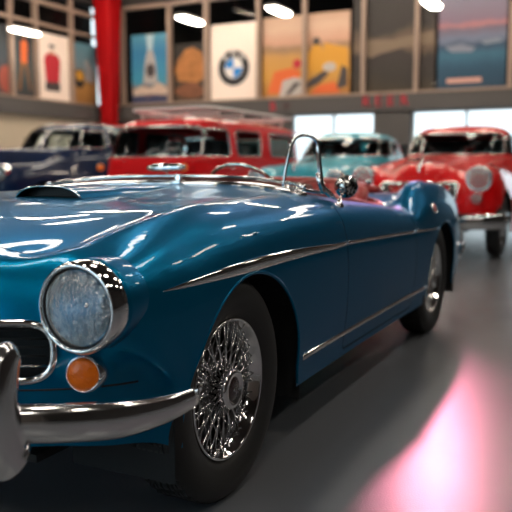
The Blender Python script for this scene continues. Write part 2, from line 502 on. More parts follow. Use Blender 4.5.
    for p in ring0: a.append(fl.verts.new((p.x, p.y, sz(p.x, p.y)[0].z + .001))); b.append(fl.verts.new((p.x, p.y + .05, sz(p.x, p.y + .05)[0].z + .001)))
    for i in range(len(a) - 1): fl.faces.new((a[i], a[i + 1], b[i + 1], b[i]))
    obj('scoop_floor', fl, BLACK, s_)
    # doors
    for s, d in zip((1, -1), doors):
        o = obj('door', d, BLUE, car); solid(o, .012)
        for yj in (.945, 2.02):
            obj('door_jamb', tube([sx(yj, z, s)[0] - Vector((.012 * s, 0, 0)) for z in np.linspace(.235, .80, 24)], .0085, seg=8), BLACK, car)  # black strip added behind the door gap, standing for its shade
        if s > 0:
            pts = []; rad = []
            for i in range(30):
                y = .955 + i / 29 * (2.005 - .955); z = .674 - (y - .93) * .032
                p, nn = sx(y, z); pts.append(p + nn * .001); rad.append(.0075)
            obj('door_trim', tube(pts, rad, flat=(1, .6, (0, 0, 1)), seg=10), CHROME, o)
    # side spears
    for s in (1, -1):
        pts = []; rad = []
        for i in range(60):
            t = i / 59; y = -.37 + t * 1.305
            z = .674 - .004 * math.sin(PI * t) * 0 + .012 * math.sin(PI * min(1, t * 1.1)) - .002
            w = .021 * math.sin(PI * min(1, (t / .42) ** .8) * .5) * (1 - max(0, (t - .42) / .58) ** 1.2 * .60)
            p, nn = sx(y, z, s); pts.append(p); rad.append(max(.001, w))
        obj('side_spear', tube(pts, rad, flat=(1, .42, (0, 0, 1)), seg=14), CHROME, car)
        pts = []; rad = []
        for i in range(24):
            y = 2.03 + i / 23 * .45; z = .674 - (y - .93) * .032
            p, nn = sx(y, z, s); pts.append(p + nn * .001); rad.append(.0075 * (1 - i / 23 * .4))
        obj('rear_side_trim', tube(pts, rad, flat=(1, .6, (0, 0, 1)), seg=10), CHROME, car)
        pts = [sx(y, .308, s)[0] for y in np.linspace(.50, 2.27, 40)]
        obj('sill_strip', tube(pts, .011, flat=(1, .5, (0, 0, 1)), seg=10), CHROME, car)
        for a in (ARF, ARR):
            pts = []
            for (y, z) in arch_poly(*a)[:-2]:
                p, nn = sx(y, z, s); pts.append(Vector((p.x - .004 * s, y, z)))
            pts = [Vector((pts[0].x, pts[0].y, .225))] + pts + [Vector((pts[-1].x, pts[-1].y, .25))]
            obj('arch_lip', tube(pts, .006, seg=8), BLUE, car)
            w = B(); m = 26; r1 = a[2] + .03
            rows = [[w.verts.new((x * s, a[0] + r1 * math.cos(PI * i / m), a[1] + min(r1, .39) * math.sin(PI * i / m))) for i in range(m + 1)] for x in (.46, .794)]
            lo = [[w.verts.new((x * s, a[0] + r1 * e, .16)) for e in (1, -1)] for x in (.46, .794)]
            rows = [[lo[k][0]] + rows[k] + [lo[k][1]] for k in (0, 1)]
            for i in range(len(rows[0]) - 1): w.faces.new((rows[0][i], rows[0][i + 1], rows[1][i + 1], rows[1][i]))
            w.faces.new(rows[0])
            o = obj('wheel_well', w, WELL, car, smooth=False)
    # underbody pans, engine bay behind the grille
    u = box((0, 1.35, .235), (.96, 3.5, .02)); add_box(u, (0, -.30, .27), (1.1, .5, .02)); obj('underbody', u, WELL, car, smooth=False)
    for s in (1, -1):
        obj('sill_inner', box((.66 * s, 1.36, .24), (.24, 1.72, .02)), WELL, car, smooth=False)
    u = box((0, -.46, .555), (1.34, .012, .24)); obj('grille_backing', u, WELL, car, smooth=False)
    # grille: ring and bars
    ring = [sy(x, z)[0] + Vector((0, -.004, 0)) for x, z in rounded([(-.625, .477), (.625, .477), (.625, .612), (-.625, .612)], .068, 8)]
    # denser along the straight runs
    dense = []
    poly = rounded([(-.625, .477), (.625, .477), (.625, .612), (-.625, .612)], .068, 8)
    for i in range(len(poly)):
        a, b = Vector(poly[i]), Vector(poly[(i + 1) % len(poly)]); k = max(1, int((b - a).length / .03))
        for j in range(k):
            q = a.lerp(b, j / k); dense.append(sy(q.x, q.y)[0] + Vector((0, -.003, 0)))
    g = obj('grille', tube(dense, .0095, closed=True, seg=12), CHROME, car)
    for z in (.500, .524, .546, .566, .588):
        pts = [(x, sy(x, .55)[0].y + .05, z) for x in np.linspace(-.58, .58, 30)]
        obj('grille_bar', tube(pts, .0022 if z > .505 else .004, seg=6), CHROME if z < .505 else BLACK, g)
    for s in (1, -1):
        seam = [sy(x * s, .452 + .004 * x)[0] + Vector((0, .002, 0)) for x in np.linspace(.02, .755, 40)]
        obj('valance_seam', tube(seam, .0035, seg=6), BLACK, car)
    # headlights
    for s in (1, -1):
        c = Vector((.698 * s, -.522, .654)); d = Vector((.05 * s, -1, .0))
        if s > 0: M = axisM(c, d)
        else: M = axisM(c, d)
        hl = part_empty('headlight', car)
        obj('bezel', lathe([(.100, -.03), (.107, -.015), (.1085, .02), (.107, .04), (.103, .05), (.096, .053), (.0935, .048), (.093, .036), (.093, -.02)], 64, M), CHROME, hl)
        obj('nacelle', lathe([(.09, .004), (.1075, .004), (.1085, -.02), (.107, -.08), (.098, -.16), (.08, -.26)], 64, M), BLUE, hl)
        obj('rim_seal', lathe([(.0935, .03), (.0935, .044), (.090, .044), (.090, .03)], 64, M), BLACK, hl)
        obj('lens', lathe([(.0905 * math.sin(a), .036 + .030 * (math.cos(a) - .0)) for a in [PI / 2 * i / 12 for i in range(13)]], 64, M), LENS, hl)
        obj('reflector', lathe([(.09 * math.sin(a), .025 - .075 * math.cos(a)) for a in [PI / 2 * i / 10 for i in range(11)]], 48, M), BOWL, hl)
        obj('bulb', lathe([(0, .012), (.012, .006), (.014, -.008), (.008, -.03), (.008, -.05)], 20, M), CHROME_B, hl)
        # turn signals
        p, nn = sy(.688 * s, .494)
        p = p + Vector((0, -.012, 0)); M = axisM(p, Vector((.30 * s, -1, .05)))
        ts = part_empty('turn_signal', car)
        obj('signal_ring', lathe([(.045, -.05), (.046, -.03), (.044, .012), (.040, .016), (.037, .012), (.037, 0)], 40, M), CHROME, ts)
        am = lathe([(.0385 * math.sin(a), .008 + .016 * math.cos(a)) for a in [PI / 2 * i / 8 for i in range(9)]], 40, M)
        obj('amber_lens', am, AMBER, ts)
        am = B()
        for r in (.012, .024):
            add_lathe(am, [(r - .002, .0225 - r * .2), (r, .0245 - r * .2), (r + .002, .0215 - r * .2)], 32, M)
        obj('lens_ridge', am, AMBER, ts)
    # front bumper
    bp = [(0, -.90, .43), (.3, -.88, .43), (.5, -.82, .43), (.64, -.735, .43), (.74, -.64, .418), (.80, -.54, .405), (.834, -.42, .397), (.845, -.30, .395)]
    full = [(-x, y, z) for x, y, z in bp[:0:-1]] + bp
    pp = smooth_path(full, 6); n = len(pp)
    rad = [(.044 * min(1, .62 + 2.6 * min(i, n - 1 - i) / n)) for i in range(n)]
    bu = obj('front_bumper', tube(pp, rad, flat=(1, .55, (0, 0, 1)), seg=20), CHROME_BUMPER, car)
    for s in (1, -1):
        ov = B()
        path = [(.66 * s, -.735, .355), (.66 * s, -.75, .375), (.66 * s, -.76, .43), (.66 * s, -.76, .50), (.66 * s, -.75, .555), (.66 * s, -.735, .582), (.66 * s, -.72, .59)]
        pts = smooth_path(path, 5); m = len(pts)
        add_tube(ov, pts, [.046 - .020 * (i / m) - .018 * max(0, i / m - .85) / .15 for i in range(m)], flat=(.8, 1.1, (1, 0, 0)), seg=18)
        obj('overrider', ov, CHROME_BUMPER, bu)
        obj('bumper_bracket', tube([(.52 * s, -.80, .42), (.5 * s, -.55, .40)], .014, seg=8), BLACK, bu)
    # rear bumper
    bp = [(0, 3.72, .42), (.3, 3.71, .42), (.52, 3.67, .42), (.66, 3.61, .42), (.745, 3.53, .42), (.775, 3.43, .42)]
    full = [(-x, y, z) for x, y, z in bp[:0:-1]] + bp
    bu = obj('rear_bumper', tube(smooth_path(full, 6), .038, flat=(1, .5, (0, 0, 1)), seg=14), CHROME, car)
    for s in (1, -1):
        obj('overrider', tube(smooth_path([(.70 * s, 3.62, .33), (.71 * s, 3.66, .40), (.71 * s, 3.66, .47), (.70 * s, 3.62, .53)], 5), .03, seg=12), CHROME, bu)
        obj('bumper_bracket', tube([(.5 * s, 3.66, .42), (.5 * s, 3.45, .42)], .014, seg=8), BLACK, bu)
        # tail lights and side markers
        tl = lathe([(.04, -.02), (.042, .01), (.036, .016)], 28, axisM((.66 * s, 3.49, .60), (.25 * s, 1, .1))); t_ = obj('tail_light', tl, CHROME, car)
        obj('tail_lens', lathe([(0, .03), (.02, .026), (.036, .012)], 28, axisM((.66 * s, 3.49, .60), (.25 * s, 1, .1))), REDLENS, t_)
        p, nn = sx(2.44, .742, s)
        M = axisM(p, nn)
        t_ = obj('side_marker', lathe([(.030, -.005), (.032, .006), (.026, .010), (.024, .006)], 28, M), CHROME, car)
        obj('marker_lens', lathe([(0, .014), (.014, .012), (.025, .006)], 28, M), P('marker_lens_pink', (.75, .12, .12), .2, coat=.6), t_)
    # wheels
    wheel_parts(car)
    # cowl chrome, windscreen pieces
    def arc(x): return 1.005 - .16 * (abs(x) / .65) ** 2.4
    xs = np.linspace(-.66, .66, 49)
    band = []
    for x in xs:
        p, _ = sz(x, arc(x) - .015); band.append(p + Vector((0, 0, .004)))
    wf = part_empty('windscreen', car)
    obj('windscreen_base', tube(band, .017, flat=(.9, 1.5, (0, 0, 1)), seg=14), CHROME, wf)
    rail = [p + Vector((0, .028, .030 + .003 * math.cos(PI * x / 1.3))) for p, x in zip(band, xs)]
    obj('windscreen_rail', tube(rail, .0075, seg=10), CHROME, wf)
    gl = B(); a = [gl.verts.new(p + Vector((0, .004, .008))) for p in band]; b = [gl.verts.new(p) for p in rail]
    for i in range(len(a) - 1): gl.faces.new((a[i], a[i + 1], b[i + 1], b[i]))
    obj('low_screen_glass', gl, GLASS, wf)
    cpz = sz(0, .98)[0].z
    cl = box((0, .985, cpz + .022), (.03, .05, .05), bev=.008); add_box(cl, (0, .955, cpz + .008), (.05, .03, .018), bev=.006)
    obj('center_clamp', cl, CHROME, wf, sharp=35)
    for x in (-.45, -.2, .2, .45):
        p = sz(x, arc(x) - .045)[0]
        obj('screen_stud', lathe([(.009, -.004), (.009, .004), (.005, .008), (0, .009)], 16, axisM(p, (0, 0, 1))), CHROME, wf)
    for s in (1,):
        lp = VENT
        lp = [(x * s, y, z) for x, y, z in lp]
        pts = smooth_path(lp, 5); m = len(pts)
        ven = part_empty('vent_window', wf)
        obj('vent_frame', tube(pts, [.0068 + .0050 * max(0, i / m - .6) / .4 for i in range(m)], seg=10, flat=(1.5, .8, (0, 0, 1)) if False else None), CHROME, ven)
        bt = [lp[0], tuple((Vector(lp[0]) + Vector(lp[-1])) / 2), lp[-1]]
        obj('vent_sill', tube(bt, .007, seg=8), CHROME, ven)
        gl = B(); c = gl.verts.new((VENT[0][0] * .5 + VENT[-1][0] * .5, VENT[0][1] * .5 + VENT[-1][1] * .5, .99)); vs = [gl.verts.new(p) for p in pts]
        for i in range(m - 1): gl.faces.new((c, vs[i], vs[i + 1]))
        gl.faces.new((c, vs[-1], vs[0]))
        obj('vent_glass', gl, GLASS, ven)
        ft = tube([(.668 * s, .962, .95), (.682 * s, .98, .89), (.70 * s, 1.02, .862), (.71 * s, 1.06, .845)], [.009, .016, .014, .006], seg=12)
        obj('pillar_foot', ft, CHROME, ven)
    # door mirror
    mi = part_empty('door_mirror', car)
    base = sz(.735, 1.035)[0]
    obj('mirror_base', lathe([(.022, -.006), (.022, .004), (.012, .012), (.008, .03), (0, .032)], 24, axisM(base, (.15, 0, 1))), CHROME, mi)
    obj('mirror_stem', tube([base, base + Vector((.003, .02, .04)), (.742, 1.10, .875)], [.006, .005, .006], seg=10), CHROME, mi)
    M = axisM((.742, 1.10, .893), (.30, -.93, .0))
    obj('mirror_shell', lathe([(0, .022), (.02, .020), (.036, .013), (.047, .002), (.050, -.012), (.047, -.018), (0, -.018)], 40, M), SPECKLED, mi)
    # interior
    it = part_empty('cockpit', car)
    rim = []
    for x, y in rounded([(-.615, .99), (.615, .99), (.615, 2.2), (-.615, 2.2)], [.1, .1, .22, .22], 7):
        rim.append((x, y))
    loop = []
    for i in range(len(rim)):
        a, b = Vector(rim[i]), Vector(rim[(i + 1) % len(rim)]); k = max(1, int((b - a).length / .05))
        for j in range(k):
            q = a.lerp(b, j / k); z = sz(q.x, q.y)[0].z
            loop.append(Vector((q.x * .985, q.y, z + .004)))
    rl = B()
    side = [p for p in loop if p.y > 1.02]
    j = max(range(len(side)), key=lambda i: (Vector(side[i]) - Vector(side[i - 1])).length)
    side = side[j:] + side[:j]
    add_tube(rl, side, .020, seg=12)
    obj('padded_rim', rl, LEATHER, it)
    tub = B(); ring = []
    for dz, k in ((-.005, 1), (-.2, .97), (-.45, .93)):
        ring.append([tub.verts.new((p.x * k, 1.6 + (p.y - 1.6) * k, p.z + dz)) for p in loop])
    for a, b in zip(ring, ring[1:]):
        for i in range(len(a)): tub.faces.new((a[i], a[(i + 1) % len(a)], b[(i + 1) % len(a)], b[i]))
    obj('door_lining', tub, LEATHER, it)
    obj('carpet', box((0, 1.6, .33), (1.18, 1.2, .02)), LEATHER_D, it)
    ds = B(); pts = [(x, 1.06 - .05 * (abs(x) / .6) ** 2, sz(x, 1.0)[0].z + .012) for x in np.linspace(-.6, .6, 25)]
    add_tube(ds, pts, .036, seg=14, flat=(.8, 1.6, (0, 0, 1)))
    obj('dashboard', ds, LEATHER_D, it)
    obj('dash_panel', box((0, 1.07, .78), (1.14, .03, .17), bev=.01), LEATHER, it)
    for s in (1, -1):
        st = part_empty('seat', it)
        obj('seat_cushion', box((.3 * s, 1.62, .47), (.5, .52, .16), bev=.05), LEATHER, st)
        bk = B()
        for k in range(7):
            x = (.3 + (k - 3) * .068) * s
            pts = [(x, 1.80 + .20 * t, .50 + .37 * t - .02 * ((k - 3) / 3) ** 2 * t) for t in np.linspace(0, 1, 7)]
            add_tube(bk, pts, .046, seg=10)
        obj('seat_back', bk, LEATHER, st)
        obj('seat_piping', tube(smooth_path([((.3 + u * .24) * s, 1.90 + .0 * u +   .10, .905 - .05 * u * u) for u in np.linspace(-1, 1, 9)], 3), .010, seg=8), P('piping_pale_red', (.55, .16, .13), .4), st)
    # steering wheel
    sw = part_empty('steering_wheel', it)
    C0 = Vector((.20, 1.25, .83)); ax = Vector((0, .80, .60)).normalized()
    M = axisM(C0, ax)
    rim_pts = [M @ Vector((.195 * math.cos(a), .195 * math.sin(a), 0)) for a in [2 * PI * i / 64 for i in range(64)]]
    obj('wheel_rim', tube(rim_pts, .0095, closed=True, seg=10), CHROME_B, sw)
    for k in range(3):
        a = PI / 2 + 2 * PI * k / 3 + PI
        obj('wheel_spoke', tube([M @ Vector((0, 0, -.02)), M @ Vector((.19 * math.cos(a), .19 * math.sin(a), 0))], .006, seg=8), CHROME, sw)
    obj('horn_button', lathe([(.03, -.03), (.032, 0), (.02, .01), (0, .012)], 24, M), CHROME, sw)
    obj('steering_column', tube([C0, C0 + Vector((0, -.30, -.2))], .02, seg=12), BLACK, sw)
    # interior mirror on the scuttle
    mi = part_empty('rear_view_mirror', car)
    c0 = Vector((-.115, 1.05, .972))
    obj('mirror_housing', lathe([(0, -.1), (.010, -.098), (.018, -.07), (.021, 0), (.018, .07), (.010, .098), (0, .1)], 24, axisM(c0, (1, .05, .02))), CHROME, mi)
    obj('mirror_stalk', tube([c0, c0 + Vector((.02, -.01, -.06))], .004, seg=8), CHROME, mi)
    # rear deck fittings behind the seats
    dk = part_empty('hood_stowage', car)
    pts = smooth_path([(-.56, 2.16, .85), (-.3, 2.2, .875), (0, 2.21, .88), (.3, 2.2, .875), (.56, 2.16, .85)], 6)
    obj('folded_top', tube(pts, [.02 + .03 * math.sin(PI * i / (len(pts) - 1)) ** .5 for i in range(len(pts))], seg=14, flat=(.8, 1.3, (0, 0, 1))), LEATHER, dk)
    for x in (-.5, -.25, .25, .5):
        obj('top_fastener', lathe([(.014, -.01), (.014, .006), (.006, .012), (0, .012)], 16, axisM((x, 2.14, .893), (0, -.3, 1))), CHROME, dk)
    return car

SPOKE_CACHE = {}
def wheel_parts(car):
    protos = {}
    def tyre_bm():
        half = [(.207, .058), (.215, .068), (.234, .077), (.262, .083), (.285, .083), (.303, .078), (.316, .069), (.3225, .060)]
        tread = []
        for h in (.052, .036, .020, .004):
            tread += [(.3285, h + .004), (.3285, h - .006), (.3225, h - .0065), (.3225, h - .0105)]
        tread = [(.326, .055), ] + tread
        up = half + tread[:-2]
        dn = [(r, -h) for r, h in up[::-1]]
        prof = up + dn
        bm = lathe(prof, 180)
        # sipes: every third slot in the outer ribs is lowered
        for v in bm.verts:
            r = math.hypot(v.co.x, v.co.y)
            if r > .324:
                a = math.atan2(v.co.y, v.co.x); k = int(round((a + PI) / (2 * PI / 180) + (2 if abs(v.co.z) > .03 else 0)))
                if k % 4 == 0:
                    f = .3225 / r; v.co.x *= f; v.co.y *= f
        return bm
    def build(root):
        obj('tyre', tyre_bm(), RUBBER, root, sharp=40)
        rimp = [(.206, .056), (.209, .066), (.205, .0705), (.199, .066), (.195, .050), (.188, .044), (.181, .020), (.178, -.03), (.190, -.05), (.207, -.06), (.206, .0)]
        obj('rim', lathe(rimp, 96), CHROME, root)
        obj('brake_drum', lathe([(0, -.035), (.13, -.035), (.135, -.045), (.135, -.09), (0, -.09)], 48), P('brake_drum_iron', (.02, .02, .022), .5, .6), root, sharp=40)
        obj('hub', lathe([(.052, -.035), (.050, -.02), (.034, -.012), (.034, .040), (.050, .048), (.058, .056), (.060, .075), (.056, .082), (.042, .084), (.038, .078), (0, .078)], 48), CHROME, root)
        em = obj('hub_emblem', lathe([(0, .0835), (.025, .082), (.036, .0785)], 32), EMBLEM, root)
        vm = B()
        add_tube(vm, [(-.010, .014, .0845), (0, -.012, .0845), (.010, .014, .0845)], .0022, seg=6)
        add_tube(vm, [(-.004, .004, .0845), (.013, .004, .0845)], .0016, seg=6)
        obj('emblem_mark', vm, CHROME, em)
        # wire spokes
        so = tube([(.033, 0, .042), (.196, 0, .030)], .0023, seg=6)
        def spoke(r0, h0, r1, h1, tw, name='spoke'):
            return tube([(r0, 0, h0), (r1 * math.cos(tw), r1 * math.sin(tw), h1)], .0025, seg=6)
        sets = [(.040, .050, .192, .046, .30, 20, 0), (.040, .050, .192, .046, -.30, 20, .5), (.046, -.012, .184, .016, .45, 16, .25), (.046, -.012, .184, .016, -.45, 16, .75)]
        so.free()
        for r0, h0, r1, h1, tw, n, ph in sets:
            me0 = None
            for i in range(n):
                a = 2 * PI * (i + ph) / n
                if me0 is None:
                    o = obj('spoke', spoke(r0, h0, r1, h1, tw), CHROME, root); me0 = o.data
                else:
                    o = bpy.data.objects.new('spoke', me0); link(o, root)
                o.rotation_euler = (0, 0, a)
    w0 = part_empty('wheel', car)
    build(w0)
    def place(w, x, y, s): w.location = (x, y, .3285); w.rotation_euler = (0, PI / 2 * s, 0)
    place(w0, .718, 0, 1)
    for (x, y, s) in ((.718, WB + .02, 1), (-.718, 0, -1), (-.718, WB + .02, -1)):
        w = w0.copy(); COL.objects.link(w); place(w, x, y, s)
        for ch in list(w0.children):
            c = ch.copy(); COL.objects.link(c); c.parent = w
            for g in ch.children:
                d = g.copy(); COL.objects.link(d); d.parent = c
# ================================================================== the cars behind (local frame: front at y=0 heading -Y)
def car_rows(p):
    W, L, zh, zf, zb, yc, zt = p['W'], p['L'], p['zh'], p['zf'], p['zb'], p['yc'], p['zt']
    v = p.get('valley', .08)
    zv = min(zh, zf) - v
    def r(*a): return [(x * W, y, z) for x, y, z in a]
    zs = zf * .92
    rows = [
     r((0,.08,.34),(.22,.08,.34),(.42,.08,.34),(.68,.10,.34),(.85,.17,.34),(.94,.28,.33),(.975,.40,.32),(.985,.52,.30)),
     r((0,.0,.52),(.22,.0,.52),(.42,.02,.52),(.70,-.0,.54),(.87,.09,.53),(.955,.21,.50),(.985,.33,.42),(.99,.46,.28)),
     r((0,-.02,zh*.76),(.22,.0,zh*.75),(.44,.05,zh*.72),(.70,.0,zf*.80),(.88,.08,zf*.76),(.96,.2,zf*.68),(.99,.32,.50),(.995,.44,.28)),
     r((0,.04,zh*.91),(.23,.06,zh*.895),(.46,.14,zv*.93),(.70,.10,zf*.95),(.87,.16,zf*.90),(.96,.26,zf*.77),(.995,.36,.53),(1,.45,.27)),
     r((0,.26,zh*.975),(.26,.27,zh*.955),(.49,.32,zv),(.70,.33,zf),(.87,.36,zf*.94),(.965,.40,zf*.80),(1,.45,.55),(1,.50,.27)),
     r((0,.6,zh),(.3,.6,zh*.98),(.53,.6,zv+.02),(.72,.6,zf*1.01),(.87,.6,zf*.95),(.965,.6,zf*.81),(1,.6,.55),(.99,.6,.25)),
     r((0,yc,zb+.02),(.34,yc,zb+.01),(.60,yc,zb-.02),(.78,yc,zb*.5+zf*.5-.0),(.90,yc,zs),(.975,yc,zf*.78),(1,yc,.55),(.98,yc,.24)),
     r((0,yc+.6,zb),(.4,yc+.6,zb-.01),(.68,yc+.6,zb-.02),(.83,yc+.6,zb-.03),(.93,yc+.6,zb*.92),(.985,yc+.6,zb*.78),(1,yc+.6,.55),(.98,yc+.6,.24)),
     r((0,L-1.3,zb),(.4,L-1.3,zb-.01),(.68,L-1.3,zb-.02),(.83,L-1.3,zb-.04),(.93,L-1.3,zb*.92),(.985,L-1.3,zb*.78),(1,L-1.3,.55),(.98,L-1.3,.24)),
     r((0,L-.7,zt),(.3,L-.7,zt-.01),(.6,L-.7,zt-.04),(.78,L-.7,zt-.08),(.90,L-.7,zt*.86),(.96,L-.7,zt*.72),(.98,L-.7,.52),(.97,L-.7,.26)),
     r((0,L-.2,zt*.88),(.3,L-.21,zt*.87),(.55,L-.24,zt*.85),(.74,L-.28,zt*.80),(.86,L-.32,zt*.74),(.93,L-.37,zt*.64),(.955,L-.42,.48),(.95,L-.46,.28)),
     r((0,L,zt*.62),(.3,L-.01,zt*.62),(.55,L-.04,zt*.61),(.72,L-.09,zt*.59),(.84,L-.15,zt*.56),(.91,L-.23,zt*.50),(.93,L-.3,.42),(.925,L-.36,.29)),
     r((0,L-.06,.34),(.3,L-.07,.34),(.55,L-.1,.34),(.7,L-.14,.34),(.8,L-.19,.33),(.87,L-.25,.32),(.89,L-.29,.31),(.9,L-.32,.30)),
    ]
    return rows
def ring_shell(levels, n=72, e=3.2, cap=True):
    """closed shell of rounded-rectangle rings: levels = (z, y_front, y_rear, half_width)"""
    L = cr([list(l) + [0] for l in levels], 4)
    bm = B(); rings = []
    for z, yf, yr, hw, _ in L:
        c, h = (yf + yr) / 2, (yr - yf) / 2; ring = []
        for i in range(n):
            a = 2 * PI * i / n; ca, sa = math.cos(a), math.sin(a)
            ring.append(bm.verts.new((hw * math.copysign(abs(ca) ** (2 / e), ca), c + h * math.copysign(abs(sa) ** (2 / e), sa), z)))
        rings.append(ring)
    for a, b in zip(rings, rings[1:]):
        for i in range(n): bm.faces.new((a[i], a[(i + 1) % n], b[(i + 1) % n], b[i]))
    if cap:
        t = rings[-1]; c = sum((v.co for v in t), Vector()) / n; cz = c.z + .02
        prev = t
        for k in (.8, .55, .3):
            r = [bm.verts.new((c.x + (v.co.x - c.x) * k, c.y + (v.co.y - c.y) * k, v.co.z + (cz - v.co.z) * (1 - k ** 2))) for v in t]
            for i in range(n): bm.faces.new((prev[i], prev[(i + 1) % n], r[(i + 1) % n], r[i]))
            prev = r
        cv = bm.verts.new((c.x, c.y, cz))
        for i in range(n): bm.faces.new((prev[i], prev[(i + 1) % n], cv))
    bmesh.ops.recalc_face_normals(bm, faces=bm.faces[:])
    return bm
def window_part(cabin, root, bm, poly, ax, sel, name, trim=.012, mat=None):
    g = take(bm, cut(bm, poly, ax, sel))
    if not g.faces: g.free(); return
    loops = boundary_loops(g)
    o = obj(name, g, mat or CARGLASS, root)
    big = max(loops, key=len)
    if trim and len(big) > 6:
        obj('window_trim', tube(resample([Vector(v) for v in big], .05), trim, seg=8, closed=True), CHROME_B, o)
    return o
def simple_wheel(root, x, y, r, s):
    w = part_empty('wheel', root, (x, y, r), (0, PI / 2 * s, 0))
    k = r / .33
    obj('tyre', lathe([(a * k, h) for a, h in [(.20, .05), (.215, .07), (.27, .08), (.31, .07), (.33, .045), (.33, -.045), (.31, -.07), (.27, -.08), (.2, -.06)]], 48), RUBBER, w)
    obj('hub_cap', lathe([(a * k, h) for a, h in [(.205, .045), (.205, .062), (.19, .058), (.17, .04), (.13, .045), (.11, .07), (.06, .088), (0, .092)]], 48), CHROME, w)
    return w
def small_headlight(root, c, r, d=(0, -1, 0)):
    M = axisM(c, d)
    h = obj('headlight', lathe([(r * .96, -.12), (r, -.03), (r * 1.02, .0), (r * .97, .02), (r * .86, .022), (r * .84, .01)], 40, M), CHROME, root)
    obj('headlight_lens', lathe([(r * .86 * math.sin(a), .008 + r * .3 * math.cos(a)) for a in [PI / 2 * i / 8 for i in range(9)]], 40, M), LENS, h)
    obj('headlight_bowl', lathe([(r * .86 * math.sin(a), .005 - r * .6 * math.cos(a)) for a in [PI / 2 * i / 8 for i in range(9)]], 40, M), BOWL, h)
    return h
def interior(root, W, y0, y1, z0, seatmat, rows=2):
    for k in range(rows):
        y = y0 + (y1 - y0) * k
        for s in (1, -1):
            st = part_empty('seat', root)
            obj('seat_cushion', box((.42 * W * s, y, z0 - .28), (.7 * W, .5, .16), bev=.05), seatmat, st)
            obj('seat_back', box((.42 * W * s, y + .27, z0), (.68 * W, .13, .52), bev=.05), seatmat, st)
    obj('cabin_floor', box((0, (y0 + y1) / 2, .34), (1.7 * W, (y1 - y0) + 1.6, .02)), BLACK, root)
    sw = part_empty('steering_wheel', root)
    M = axisM((.42 * W, y0 - .45, z0 + .14), (0, .8, .6))
    obj('wheel_rim', tube([M @ Vector((.19 * math.cos(a), .19 * math.sin(a), 0)) for a in [2 * PI * i / 32 for i in range(32)]], .012, closed=True, seg=8), BLACK, sw)
    obj('steering_column', tube([M @ Vector((0, 0, 0)), M @ Vector((0, 0, -.35))], .02, seg=8), BLACK, sw)
